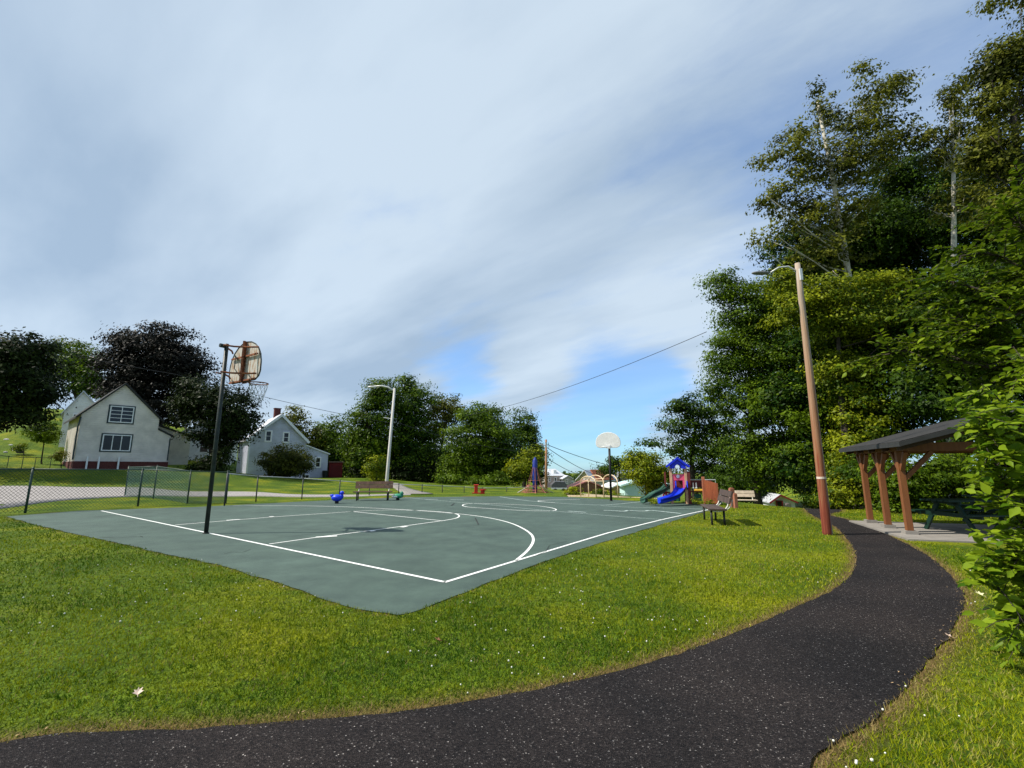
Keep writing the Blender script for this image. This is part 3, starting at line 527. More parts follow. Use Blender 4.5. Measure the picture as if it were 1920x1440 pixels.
leafy('overhanging_tree','bright leafy tree overhanging the pavilion from the right edge','tree',(9.6,7.4),
 [[(9.6,7.4,0),(9.5,7.5,2),(9.0,7.7,5)]]+[A((2050,640,7.4),(1960,600,7.4),(1860,560,7.6),(1760,570,7.8)),A((2060,600,7.3),(1950,520,7.3),(1860,470,7.5),(1800,480,7.6)),A((2060,680,7.2),(1900,650,7.2),(1780,640,7.6),(1660,665,8)),
 A((2060,700,7.2),(1930,690,7.2),(1830,690,7.2),(1730,640,7.8)),A((2050,540,7.4),(1940,440,7.5),(1880,400,7.5)),A((2060,600,7),(1960,560,7),(1870,610,7.1),(1800,620,7.2)),A((2060,500,7.5),(1980,420,7.5),(1930,370,7.5)),A((2050,700,7),(1950,640,7),(1900,720,7)),A((2060,560,7.2),(1960,500,7.2),(1900,540,7.3)),A((2060,660,7.2),(1960,600,7.2),(1840,540,7.3),(1740,520,7.8)),A((2060,640,7.2),(1990,700,7.2),(1870,660,7.3),(1790,590,7.6))],
 LM['oak'],81,.115,.045,nt=40,spread=.75,droop=.2,step=.075)
leafy('hedge_shrub','bright green large-leaved bush crowding the right edge of the frame','shrub',(5.3,4.5),
 [A((1990,1150,4.5),(1950,1000,4.4),(1880,860,4.3),(1830,780,4.2)),A((1990,1150,4.5),(1960,900,4.5),(1890,760,4.4),(1840,720,4.3)),A((1990,1100,4.3),(1930,980,4.3),(1880,900,4.2),(1850,840,4.1)),
  A((2000,1150,4.6),(1960,1040,4.2),(1900,960,4.1),(1870,930,4)),A((2000,1180,4.6),(1950,1100,4.1),(1890,1060,4.0),(1860,1040,4)),A((2000,1180,4.5),(1960,1160,4),(1900,1130,3.9),(1860,1090,3.9)),
  A((2010,1150,4.6),(1990,900,4.6),(1950,720,4.6),(1900,650,4.6)),A((2020,1150,4.4),(1990,950,4.3),(1950,850,4.2),(1900,790,4.2)),A((2000,1180,4.2),(1960,1120,4),(1910,1010,3.9)),A((2030,1150,4.3),(2000,1000,4),(1960,900,4)),A((2000,1200,4.2),(1950,1180,3.9),(1905,1160,3.8)),A((2010,1150,4.8),(1950,960,4.7),(1900,850,4.6),(1860,800,4.5))],
 BR,82,.096,.016,nt=34,spread=.30,droop=.3,step=.05)
print('LEAVES',NLEAF)
# ---------------------------------------------------------------- buildings
GLASS=mat('window_glass',(.012,.015,.02),.15,.1,spec=.35)
WHITE=mat('white_trim',(.78,.78,.76),.6,.05)
def siding(name,col,step=.16):
    m=mat(name,col,.75,.10,1.2,detail=8); N=m.node_tree.nodes; L=m.node_tree.links; b=N['Principled BSDF']
    tc=N.new('ShaderNodeTexCoord'); w=N.new('ShaderNodeTexWave'); w.bands_direction='Z'; w.wave_profile='SAW'; w.inputs['Scale'].default_value=.314/step; L.new(tc.outputs['Object'],w.inputs[0])
    bp=N.new('ShaderNodeBump'); bp.inputs['Strength'].default_value=1; bp.inputs['Distance'].default_value=.05; L.new(w.outputs['Fac'],bp.inputs['Height']); L.new(bp.outputs[0],b.inputs['Normal']); return m
class Frame:                                   # local x along the facade, y into the building, z up
    def __init__(s,o,th): s.o=np.array(o,float); s.th=th; s.c,s.s=math.cos(th),math.sin(th)
    def __call__(s,x,y,z): return (s.o[0]+s.c*x-s.s*y,s.o[1]+s.s*x+s.c*y,s.o[2]+z)
    def box(s,b,x0,x1,y0,y1,z0,z1): return b.box(s((x0+x1)/2,(y0+y1)/2,(z0+z1)/2),(abs(x1-x0),abs(y1-y0),abs(z1-z0)),rz=s.th)
    def sx(s,u,v=880,y=0):                     # facade x whose image column is u
        lo,hi=-30,40
        f=lambda x:uof(s(x,y,0))-u
        for _ in range(60):
            m=(lo+hi)/2
            if f(m)>0: hi=m
            else: lo=m
        return (lo+hi)/2
    def hit(s,u,v):                            # point of the facade plane seen at (u, v)
        d=ray(u,v); n_=np.array([s.s,-s.c,0]); c0=np.array([0,0,H0]); t=(n_@(s.o-c0))/(n_@d); p=c0+d*t-s.o
        return float(p[0]*s.c+p[1]*s.s),float(p[2])
    def sz(s,x,v,y=0):                         # height at facade x whose image row is v
        lo,hi=-10,30
        def row(z):
            p=s(x,y,z); q=(p[0],p[1],p[2]-H0); d=q[1]*CP+q[2]*SP; return 720-F*(-q[1]*SP+q[2]*CP)/d
        for _ in range(60):
            m=(lo+hi)/2
            if row(m)<v: hi=m
            else: lo=m
        return (lo+hi)/2
def window(fr,x0,x1,z0,z1,parent,y=-.02,cols=1,rows=2,frame=None,t=.07,side=None,name='window'):
    b=MB(); fr.box(b,x0-t,x0,y-.05,y+.03,z0-t,z1+t); fr.box(b,x1,x1+t,y-.05,y+.03,z0-t,z1+t); fr.box(b,x0,x1,y-.05,y+.03,z1,z1+t); fr.box(b,x0,x1,y-.05,y+.03,z0-t,z0)
    for i in range(1,cols): xm=x0+(x1-x0)*i/cols; fr.box(b,xm-.025,xm+.025,y-.03,y+.02,z0,z1)
    for i in range(1,rows): zm=z0+(z1-z0)*i/rows; fr.box(b,x0,x1,y-.025,y+.02,zm-.02,zm+.02)
    w=b.build(name,frame or WHITE,parent); g_=MB(); fr.box(g_,x0,x1,y-.008,y+.012,z0,z1); g_.build('pane',GLASS,w); return w
def gable(fr,x0,x1,y0,y1,z0,ze,zp,parent,wm,rm,over=.25,th=.14,xp=None):
    """gable end at y0; ridge runs into the building"""
    xp=(x0+x1)/2 if xp is None else xp; b=MB(); b.prism([fr(x0,y0,z0),fr(x1,y0,z0),fr(x1,y0,ze),fr(xp,y0,zp),fr(x0,y0,ze)],Vector(fr(0,y1,0))-Vector(fr(0,y0,0)))
    w=b.build('wall',wm,parent); r=MB()
    for xe in (x0,x1):
        sl=(zp-ze)/abs(xp-xe); sg=-1 if xe<xp else 1; xo=xe+sg*over; zo=ze-over*sl
        P=[fr(xo,y0-over,zo+.02),fr(xp,y0-over,zp+.02),fr(xp,y0-over,zp+.02+th),fr(xo,y0-over,zo+.02+th)]
        r.prism(P,Vector(fr(0,y1+over,0))-Vector(fr(0,y0-over,0)))
    return w,r.build('roof',rm,parent)
def shed(fr,x0,x1,y0,y1,z0,zl,zr,parent,wm,rm,over=.2,th=.12):
    b=MB(); b.prism([fr(x0,y0,z0),fr(x1,y0,z0),fr(x1,y0,zr),fr(x0,y0,zl)],Vector(fr(0,y1,0))-Vector(fr(0,y0,0))); b.build('annex_wall',wm,parent)
    sl=(zr-zl)/(x1-x0); r=MB(); r.prism([fr(x0,y0-over,zl+.02),fr(x1+over,y0-over,zr+sl*over+.02),fr(x1+over,y0-over,zr+sl*over+.02+th),fr(x0,y0-over,zl+.02+th)],Vector(fr(0,y1+over,0))-Vector(fr(0,y0-over,0))); r.build('annex_roof',rm,parent)
# cream house
o=at(139,862,34.5); o[2]-=.0; fr=Frame(o,math.radians(48))
cream=siding('cream_siding',(.86,.78,.73)); rdark=mat('dark_shingle',(.035,.037,.036),.9,.3,20); brick=mat('red_brick',(.11,.032,.027),.9,.3,25)
hs=thing('cream_house',o,'cream sided gable house with dark roof, two front windows and brick base','house')
X=lambda u,y=0: fr.sx(u,880,y)
xr=fr.hit(299,785)[0]; ze=fr.sz(0,778); xpk,zp=fr.hit(235,722); ze2=fr.sz(xr,785)
gable(fr,0,xr,0,7.5,-.1,(ze+ze2)/2,zp,hs,cream,rdark,xp=xpk,over=.3)
xa=fr.hit(317,845)[0]; shed(fr,xr+.0,xa,.004,3.2,-.1,fr.sz(xr,806),fr.sz(xa,818),hs,cream,rdark,over=.15)
y2=3.25; fr2=Frame(fr(xr,y2,0),fr.th); w2=fr2.hit(355,845)[0]; shed(fr2,0,w2,0,4.,-.3,fr2.sz(0,793),fr2.sz(w2,820),hs,cream,rdark,over=.2)
b=MB(); fr.box(b,-.03,xa+.03,-.04,7.3,-1.2,-.1); b.build('foundation',brick,hs)
dkf=mat('dark_trim',(.03,.05,.055),.5,.1)
for (u0,u1,v0,v1,c,r_) in [(207,248,764,791,2,4),(193,243,817,844,3,1)]:
    x0,x1=fr.hit(u0,(v0+v1)/2)[0],fr.hit(u1,(v0+v1)/2)[0]; z1=fr.sz((x0+x1)/2,v0); z0=fr.sz((x0+x1)/2,v1)
    b=MB(); fr.box(b,x0-.16,x1+.16,-.03,.01,z0-.16,z1+.16); b.build('window_surround',dkf,hs); window(fr,x0,x1,z0,z1,hs,y=-.06,cols=c,rows=r_)
b=MB(); b.tube([fr(-.02,-.1,fr.sz(0,782)),fr(-.1,-.12,fr.sz(0,800)),fr(-.1,-.1,0)],.05,6); b.build('downspout',dkf,hs); b=MB(); b.tube([fr(xa-.05,-.08,fr.sz(xa,822)),fr(xa-.05,-.08,0)],.045,6); b.build('downspout',dkf,hs)
for u in (163,185,222): 
    x=X(u); b=MB(); fr.box(b,x-.05,x+.05,-.22,-.12,-1.1,.25); tag(b.build('wooden_stake',WHITE),{163:'leftmost pale stake against the brick base of the cream house',185:'middle pale stake against the brick base of the cream house',222:'rightmost pale stake against the brick base of the cream house'}[u],'stake','stakes by the cream house')
# white building behind
o=at(116,798,44); f3=Frame(o,math.radians(42)); hw=thing('white_building',o,'white building with a bright metal roof half hidden behind the cream house','house')
whs=siding('white_siding',(.8,.8,.82)); rmet=mat('pale_metal_roof',(.48,.50,.53),.45,.05)
x1=f3.sx(190); zt=f3.sz(f3.sx(150),736); gable(f3,0,x1,0,6,-2,f3.sz(0,772),zt,hw,whs,rmet,xp=x1*.4,over=.2); window(f3,.7,1.2,.4,1.1,hw)
o=at(330,868,56); f4=Frame(o,math.radians(25)); hw=thing('white_cottage',o,'white cottage glimpsed between the cream house and the leaning tree','house')
x1=f4.sx(432); gable(f4,0,x1,0,7,-1,f4.sz(x1/2,815),f4.sz(x1/2,788),hw,whs,rmet); 
for u in (372,400): x=f4.sx(u); window(f4,x,x+.8,1.3,2.6,hw)
# blue grey house
o=at(461,888,47); fr=Frame(o,math.radians(37)); blue=siding('blue_grey_siding',(.60,.61,.76)); grey=mat('light_grey_metal_roof',(.55,.56,.60),.5,.06)
hb=thing('blue_grey_house',o,'pale blue grey gable house with white trim, brick chimney and side annex','house')
X=lambda u,y=0: fr.sx(u,880,y); xr=fr.hit(573,830)[0]; xp,zp=fr.hit(528,779); ze=fr.sz(0,822); ze2=fr.sz(xr,832)
w,rf=gable(fr,0,xr,0,7,-.8,ze,zp,hb,blue,grey,xp=xp,over=.3,th=.16)
b=MB()
for xe in (0,xr):
    sl=(zp-ze)/abs(xp-xe); sg=-1 if xe<xp else 1; xo=xe+sg*.3; zo=ze-.3*sl; b.beam(fr(xo,-.33,zo+.02),fr(xp,-.33,zp+.02),.05,.24)
fr.box(b,-.03,.12,-.03,.0,-.8,ze-.05); b.build('rake_trim',WHITE,hb)
p=fr(xp+.1,3.0,zp); b=MB(); b.box((p[0],p[1],p[2]+.25),(.6,.6,1.5),rz=fr.th); b.box((p[0],p[1],p[2]+1.02),(.7,.7,.08),rz=fr.th); b.build('chimney',brick,rf)
for u0,u1,v0,v1 in [(500,508,809,826),(533,541,812,828)]: 
    x0,x1=fr.hit(u0,v0)[0],fr.hit(u1,v0)[0]; window(fr,x0,x1,fr.sz(x0,v1),fr.sz(x0,v0),hb,t=.14)
xa=fr.hit(614,875)[0]; shed(fr,xr,xa,.01,4,-1.3,fr.sz(xr,836),fr.sz(xa,852),hb,whs if 0 else blue,WHITE,over=.15)
x0,x1=X(591),X(598); window(fr,x0,x1,fr.sz(x0,875),fr.sz(x0,859),hb,t=.12)
x0,x1=X(567),X(579); window(fr,x0,x1,fr.sz(x0,897),fr.sz(x0,891),hb,t=.08,rows=1,cols=2)
b=MB(); fr.box(b,-.02,xr,-.02,6.9,-1.6,-.8); b.build('foundation',mat('grey_foundation',(.2,.2,.21)),hb)
p=fr(X(608),-.4,0); z=T(p[0],p[1]); b=MB(); b.tube([(p[0],p[1],z),(p[0],p[1],z+.75)],[.27,.32],12); bn=b.build('rubbish_bin',mat('black_plastic',(.012,.012,.014),.4)); tag(bn,'black rubbish bin standing by the annex of the blue grey house','bin')
o=at(616,897,52); fs=Frame(o,math.radians(30)); rs=thing('red_shed',o,'small dark red shed to the right of the blue grey house','shed')
x1=fs.sx(641); b=MB(); fs.box(b,0,x1,0,3,-.3,fs.sz(0,867)); b.build('wall',siding('dark_red_boards',(.15,.012,.014),.2),rs); b=MB(); fs.box(b,-.1,x1+.1,-.15,3.1,fs.sz(0,867),fs.sz(0,866)+.05); b.build('roof',mat('brown_roof',(.16,.10,.08)),rs)
b=MB(); fs.box(b,x1*.12,x1*.85,-.05,-.01,-.2,1.35); b.build('door',siding('darker_red_boards',(.11,.01,.012),.25),rs)
# far town, seen past the end of the court
FT='houses in the town beyond the court'
def farhouse(name,u0,u1,vb,ve,vp,Y,th,wm,rm,label,up=None,wins=(),dep=7,over=.3,hip=False):
    o=at(u0,vb,Y); f=Frame(o,math.radians(th)); h=thing(name,o,label,'house',FT); x1=f.sx(u1); xp=f.sx(up) if up else x1/2; ze=f.sz(x1/2,ve); zp=f.sz(x1/2,vp)
    if hip:
        b=MB(); f.box(b,0,x1,0,dep,-3,ze); b.build('wall',wm,h); b=MB(); v=[f(-over,-over,ze),f(x1+over,-over,ze),f(x1+over,dep+over,ze),f(-over,dep+over,ze),f(x1*.33,dep*.35,zp),f(x1*.67,dep*.35,zp),f(x1*.67,dep*.65,zp),f(x1*.33,dep*.65,zp)]
        b.add(v,[(0,1,5,4),(1,2,6,5),(2,3,7,6),(3,0,4,7),(4,5,6,7),(3,2,1,0)]); r=b.build('roof',rm,h)
    else: r=gable(f,0,x1,0,dep,-3,ze,zp,h,wm,rm,xp=xp,over=over)[1]
    for (a,c,v0,v1) in wins:
        xa,xb=f.sx(a),f.sx(c); window(f,xa,xb,f.sz(xa,v1),f.sz(xa,v0),h,t=.1)
    return h,f,x1,ze,zp
stone=siding('pinkish_siding',(.55,.47,.45),.15)
h,f,x1,ze,zp=farhouse('far_house',1026,1058,912,892,879,90,8,stone,rmet,'tall pinkish far house with a pale hipped metal roof',hip=True,wins=[(1030,1032,895,903),(1040,1043,896,904),(1050,1052,896,904)],dep=8)
b=MB(); f.box(b,x1*.42,x1*.6,.6,3,ze+.1,ze+(zp-ze)*.8); b.build('dormer',WHITE,h)
b=MB(); f.box(b,-3.5,x1*.5,-2.5,-.2,-2.2,-.1); b.build('porch',mat('porch_dark',(.13,.09,.09)),h)
farhouse('far_house',1058,1072,912,897,893,88,8,siding('far_grey',(.42,.42,.44)),grey,'narrow grey far house joined to the hipped one',wins=[(1062,1064,899,906)])
farhouse('far_house',1067,1080,912,903,898,105,8,whs,rdark,'small white far house with a dark gable',wins=[(1072,1074,904,909)])
ora=mat('rusty_orange_roof',(.42,.13,.06),.8,.2,2)
h,f,x1,ze,zp=farhouse('far_house',1083,1108,914,899,883,78,-38,siding('far_cream',(.62,.52,.42)),grey,'cream gabled far house with a long grey and orange roof',up=1098,wins=[(1095,1097,899,908),(1102,1104,900,908)],dep=9)
f5=Frame(f(x1*.5,0,0),f.th); b=MB(); P=[f(x1+.35,1.5,ze-.2),f(x1+.35,7.5,ze-.2),f(x1*.5+.3,7.5,zp+.1),f(x1*.5+.3,1.5,zp+.1)]; b.prism(P,(.1,0,.12)); b.build('rusty_roof_panel',ora,h)
red=mat('faded_red_roof',(.42,.16,.14),.7,.2,3,stretch=(4,1,1))
h,f,x1,ze,zp=farhouse('low_building',1066,1140,925,918,903,58,0,siding('low_brown_boards',(.25,.13,.1),.2),red,'long low building with a faded red ribbed roof',dep=4)
h,f,x1,ze,zp=farhouse('low_building',1150,1173,925,914,909,52,0,siding('tan_boards',(.5,.33,.22),.2),WHITE,'low tan building with a white roof edge',dep=5)
h,f,x1,ze,zp=farhouse('grey_house',1150,1180,914,905,888,85,0,siding('far_dull',(.35,.37,.36)),mat('far_grey_roof',(.22,.23,.22)),'dull grey roofed house behind the small ornamental tree',dep=6)
turq=mat('pale_turquoise_boards',(.52,.72,.72),.6,.05,2)
h,f,x1,ze,zp=farhouse('turquoise_building',1172,1262,938,911,905,40,-8,turq,turq,'pale turquoise building behind the small ornamental tree',dep=5,up=1195)
# grey vehicle-like covered trailer in front of the pinkish house
o=at(1034,923,46); f=Frame(o,0); tr_=thing('covered_trailer',o,'dark grey covered trailer with a white stripe parked beyond the court','trailer')
x1=f.sx(1063); b=MB(); b.prism([f(0,0,.35),f(x1,0,.35),f(x1,0,.75),f(x1*.85,0,1.0),f(x1*.25,0,1.02),f(0,0,.7)],(0,1.6,0)); b.build('body',mat('dull_grey_paint',(.10,.10,.11),.5),tr_,bevel=.03)
b=MB(); f.box(b,-.02,x1+.02,-.03,-.001,.28,.42); b.build('stripe',WHITE,tr_)
for x in (x1*.25,x1*.78):
    b=MB(); p=f(x,-.02,.18); b.tube([(p[0],p[1]-.08,p[2]),(p[0],p[1]+.1,p[2])],.18,14); b.build('wheel',mat('black_rubber',(.012,.012,.012),.7),tr_,smooth=False)
# small white shed with red trim
o=at(1447,957,34); f=Frame(o,math.radians(-12)); sh_=thing('small_shed',o,'small white shed with dark red trim beyond the path','shed')
x1=f.sx(1492); xp=f.sx(1465); ze=f.sz(0,941); zp=f.sz(xp,929); w,rf=gable(f,0,x1,0,2.6,-.3,ze,zp,sh_,WHITE,rmet,xp=xp,over=.15,th=.06)
dred=mat('dark_red_trim',(.22,.02,.025),.6); b=MB()
for xe in (0,x1):
    sl=(zp-ze)/abs(xp-xe); sg=-1 if xe<xp else 1; b.beam(f(xe+sg*.15,-.2,ze-.15*sl+.03),f(xp,-.2,zp+.03),.04,.1)
b.build('rake_trim',dred,sh_); window(f,x1*.25,x1*.45,.25,.62,sh_,frame=dred,rows=1); b=MB(); f.box(b,x1*.55,x1*.82,-.03,-.005,-.1,.5); b.build('door',mat('shed_door',(.55,.42,.42)),sh_)
# ---------------------------------------------------------------- hoops
RUST=mat('rusty_steel',(.34,.11,.04),.85,.3,9,.4,30,col2=(.10,.035,.02)); DKG=mat('dark_green_steel',(.02,.028,.022),.5,.3,8,.2,40)
NETW=mat('net_cord',(.55,.55,.55),.9); ENC=np.array([.55,.835,0]); ENR=np.array([.835,-.55,0])
def hoop(base,top,n,r,bd,bw,bh,zb,label,pole_m,frame_m,board_m,net=True,rimd=.45,armz=None,rim_m=None):
    """n: direction the board faces; bd: board's distance from the pole; zb: height of its lower edge"""
    P=np.array(base,float); h=thing('basketball_hoop',P,label,'basketball hoop','basketball hoops'); b=MB(); b.tube([P,P+[0,0,(top-P[2])*.5],(P[0],P[1],top)],r,16); b.tube([P+[0,0,-.002],P+[0,0,.03]],r*1.5,16); b.build('pole',pole_m,h,smooth=True)
    n=np.array(n,float); n/=np.linalg.norm(n); s=np.array([n[1],-n[0],0]); c=P+n*bd; c[2]=0; Z=np.array([0,0,1.])
    def q(a,z,d=0): return c+s*a+Z*z+n*d
    sh=[q(-bw*.36,zb),q(bw*.36,zb),q(bw*.46,zb+bh*.08),q(bw*.5,zb+bh*.2),q(bw*.5,zb+bh*.38)]
    for t in np.linspace(.12,math.pi-.12,11): sh.append(q(bw*.5*math.cos(t),zb+bh*.38+bh*.62*math.sin(t)))
    sh+=[q(-bw*.5,zb+bh*.38),q(-bw*.5,zb+bh*.2),q(-bw*.46,zb+bh*.08)]
    bo=MB().prism(sh,n*.025).build('backboard',board_m,h); e=MB(); e.tube([x+n*.0 for x in sh]+[sh[0]],.014,6); e.build('backboard_rim',frame_m if armz is None else board_m,bo)
    if armz is None:
        m=MB(); d=-.02
        m.beam(q(0,zb-.02,d-.03),q(0,zb+bh,d-.03),.13,.05)
        for z1,z2 in ((zb+bh*.78,zb+bh*.62),(zb+bh*.14,zb+bh*.02)):
            for sg in (-1,1):
                # straps curving from the pole collar out to the board and a flat strap across
                pts=[P*[1,1,0]+Z*z1-n*.12+s*sg*.1,P*[1,1,0]+Z*z1+n*.1+s*sg*.16,q(sg*bw*.25,z1,-.18),q(sg*bw*.42,z1,-.03)]; m.tube(pts,.022,6)
            m.beam(q(-bw*.42,z2,d-.02),q(bw*.42,z2,d-.02),.03,.04)
        m.build('bracket',RUST,h)
        m=MB(); m.tube([P*[1,1,0]+Z*(zb+bh*.78)-n*.16,P*[1,1,0]+Z*(zb+bh*.78)-n*.05],.05,8); m.build('clamp',DKG,h)
        m=MB(); m.tube([q(-.45,zb+bh*.7,-.04),q(-.32,zb+bh*.35,-.1),q(-.1,zb+bh*.15,-.06)],.012,6); m.build('loose_cable',DKG,h)
    else:
        m=MB(); m.tube([P*[1,1,0]+Z*(top-.05),P*[1,1,0]+Z*armz-n*0,c+Z*armz-n*.02],.045,8); m.beam(c+Z*(zb+.02)-n*.03,c+Z*(zb+bh*.7)-n*.03,.08,.04); m.build('arm',frame_m,h)
    zr=zb+.02; rc=c+n*(.14+rimd/2+.025); rc[2]=zr; ring=[rc+rimd/2*(n*math.cos(t)+s*math.sin(t)) for t in np.linspace(0,2*math.pi,25)]
    m=MB(); m.tube(ring,.014,8); m.beam(q(-.09,zr,.02),rc-n*rimd/2-s*.06,.02,.03); m.beam(q(.09,zr,.02),rc-n*rimd/2+s*.06,.02,.03); m.box(q(0,zr+.02,.03),(.2,.02,.16),rz=math.atan2(s[1],s[0])); ri=m.build('rim',rim_m or RUST,h,smooth=False)
    if net:
        m=MB(); K=12; lv=[(0,1),(.12,.93),(.24,.8),(.34,.66),(.43,.6)]
        for k in range(K):
            for sg in (1,-1):
                pts=[]
                for j,(dz,f_) in enumerate(lv): t=2*math.pi*(k+sg*j*.5)/K; pts.append(rc+rimd/2*f_*(n*math.cos(t)+s*math.sin(t))-Z*dz)
                m.tube(pts,.0042,4,cap=False)
        for f_,j in ((.6,4),): m.tube([rc+rimd/2*f_*(n*math.cos(t)+s*math.sin(t))-Z*lv[j][0] for t in np.linspace(0,2*math.pi,13)],.004,4)
        m.build('net',NETW,h)
    return h
p=G(386,1001); Yp=p[1]; ztop=at(427,645,Yp)[2]
c=p+ENC*.49; zb=at(456,716,c[1])[2]; zt=at(456,641,c[1])[2]
hoop(p,ztop,ENC,.047,.49,1.5,zt-zb,zb,'dark near hoop with a rust-streaked fan backboard seen from behind',DKG,DKG,mat('weathered_board',(.50,.48,.43),.7,.1,5,col2=(.33,.20,.11),lo=.38,hi=.52,stretch=(3,3,.8)))
p=G(1146,939.6); zb=at(1140,839,p[1])[2]; zt=at(1140,811,p[1])[2]
hoop(p,zb+.0,np.array([-.33,-.94,0]),.055,.35,1.12,zt-zb,zb-.02,'far hoop with a plain white fan backboard facing the camera',mat('black_steel',(.012,.012,.012),.5),mat('black_steel',(.012,.012,.012)),mat('white_board',(.80,.78,.72),.5,.04),net=False,armz=zb+.0,rim_m=WHITE)
# ---------------------------------------------------------------- poles, wires
POLEW=mat('weathered_pole_wood',(.42,.24,.13),.85,.25,6,.4,50,col2=(.26,.12,.06),stretch=(2,2,.12)); 
def colpole():
    """wood going from rust red at the foot to grey at the top"""
    m=mat('lamp_pole_wood',(.5,.5,.5),.85); N=m.node_tree.nodes; L=m.node_tree.links; b=N['Principled BSDF']
    tc=N.new('ShaderNodeTexCoord'); sp=N.new('ShaderNodeSeparateXYZ'); L.new(tc.outputs['Object'],sp.inputs[0]); mp=N.new('ShaderNodeMapping'); mp.inputs['Scale'].default_value=(14,14,.7); L.new(tc.outputs['Object'],mp.inputs[0])
    no=N.new('ShaderNodeTexNoise'); no.inputs['Scale'].default_value=2.2; no.inputs['Detail'].default_value=8; L.new(mp.outputs[0],no.inputs[0])
    ma=N.new('ShaderNodeMath'); ma.operation='MULTIPLY_ADD'; L.new(no.outputs[0],ma.inputs[0]); ma.inputs[1].default_value=5.0; L.new(sp.outputs[2],ma.inputs[2])
    mr=N.new('ShaderNodeMapRange'); mr.inputs[1].default_value=1.6; mr.inputs[2].default_value=9.6; L.new(ma.outputs[0],mr.inputs[0])
    r=N.new('ShaderNodeValToRGB'); e=r.color_ramp.elements; e[0].position=0; e[0].color=(.13,.022,.013,1); e[1].position=1; e[1].color=(.37,.32,.26,1); x=e.new(.2); x.color=(.21,.05,.025,1); x=e.new(.32); x.color=(.27,.115,.055,1); x=e.new(.7); x.color=(.36,.235,.15,1)
    L.new(mr.outputs[0],r.inputs[0])
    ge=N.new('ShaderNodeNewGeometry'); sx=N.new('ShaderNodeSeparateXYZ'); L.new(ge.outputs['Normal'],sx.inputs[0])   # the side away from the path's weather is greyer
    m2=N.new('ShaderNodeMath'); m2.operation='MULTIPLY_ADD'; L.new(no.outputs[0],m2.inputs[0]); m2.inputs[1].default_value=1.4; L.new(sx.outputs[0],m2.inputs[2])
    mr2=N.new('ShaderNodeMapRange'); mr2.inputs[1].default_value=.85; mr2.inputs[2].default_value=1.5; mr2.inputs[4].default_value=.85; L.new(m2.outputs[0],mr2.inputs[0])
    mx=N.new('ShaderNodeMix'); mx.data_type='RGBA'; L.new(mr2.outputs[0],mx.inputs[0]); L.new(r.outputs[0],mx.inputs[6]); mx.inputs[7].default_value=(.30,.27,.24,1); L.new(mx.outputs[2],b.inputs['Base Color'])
    bp=N.new('ShaderNodeBump'); bp.inputs['Strength'].default_value=.6; bp.inputs['Distance'].default_value=.02; L.new(no.outputs[0],bp.inputs['Height']); L.new(bp.outputs[0],b.inputs['Normal']); return m
def pole_to(px,z0,top_px,lean_y=0):
    p=G(*px,z0); ztop=at(top_px[0],top_px[1],p[1])[2]; x=at(top_px[0],top_px[1],p[1])[0]; return p,np.array([x,p[1],ztop])
ALU=mat('lamp_aluminium',(.6,.6,.58),.4,.05,metal=.2)
p,t=pole_to((1552,1003),0,(1495,494)); pl=thing('lamp_pole',p,'tall leaning reddish wooden lamp pole at the inner edge of the path','lamp pole')
b=MB(); b.tube([p-[0,0,.1]]+[p+(t-p)*k for k in np.linspace(.01,1,9)],[.105]+list(np.linspace(.105,.062,9)),16); b.build('pole',colpole(),pl,smooth=True)
b=MB(); q=p+(t-p)*.19; b.tube([q,q+[0,0,.05]],.102,16); b.build('pole_band',mat('pale_band',(.6,.5,.42)),pl)
q=t-[0,0,.22]; le=at(1425,512,t[1]); b=MB(); b.tube([q,q+[-.25,0,.14],(q+le)/2+[.0,0,.13],le+[.28,0,.02]],.022,8); am=b.build('lamp_arm',ALU,pl,smooth=True)
b=MB(); b.ball(le+[.02,0,0],(.24,.09,.045),14,6); b.build('lamp_head',mat('lamp_head_grey',(.16,.16,.16),.4),am,smooth=True)
b=MB(); b.box(t-[0,.09,.33],(.06,.05,.3)); b.build('bracket_plate',ALU,pl)
# pale lamp post by the far bench
o=at(725,903,36); tt=at(740,728,36); pl=thing('lamp_pole',o,'pale grey lamp post with a curved arm behind the long bench','lamp pole')
b=MB(); b.tube([o+[0,0,-.8],o,tt],[.125,.12,.09],14); b.build('pole',mat('pale_grey_pole',(.55,.53,.49),.8,.12,10,stretch=(3,3,.3)),pl,smooth=True)
b=MB(); pts=[at(u,v,36) for u,v in [(739,733),(728,726),(715,723.5),(700,724.5)]]; b.tube(pts,[.06,.06,.055,.05],8); am=b.build('lamp_arm',ALU,pl,smooth=True); b=MB(); b.ball(at(697,725.5,36),(.34,.14,.09),12,6); b.build('lamp_head',ALU,am,smooth=True)
b=MB(); b.tube([at(733,785,36),at(719,783,36)],.03,6); b.build('service_bracket',ALU,pl)
# utility pole
o=at(1024,925,44); tt=at(1024,824,44); up=thing('utility_pole',o,'thin weathered utility pole beside the blue climbing mast','utility pole'); b=MB(); b.tube([o+[0,0,-.5],tt],[.13,.09],10); b.build('pole',POLEW,up,smooth=True); b=MB(); b.box(tt-[0,0,.5],(.16,.2,.5)); b.tube([tt-[0,0,.6],tt-[.9,0,.35]],.03,6); b.build('pole_fitting',ALU,up)
WIRE=mat('black_cable',(.03,.03,.032),.6)
def wire(label,a,c,sag,r=.012,group='overhead wires'):
    a,c=np.array(a,float),np.array(c,float); b=MB(); b.tube([a+(c-a)*t-np.array([0,0,sag*4*t*(1-t)]) for t in np.linspace(0,1,22)],r,5); tag(b.build('overhead_wire',WIRE),label,'wire',group)
wire('long wire climbing across the sky to the tall trees on the right',at(880,778,47),at(1325,622,23),.5,.016)
wire('wire sloping down across the sky left of the pale lamp post',at(330,702,36),at(742,795,50),.25,.02)
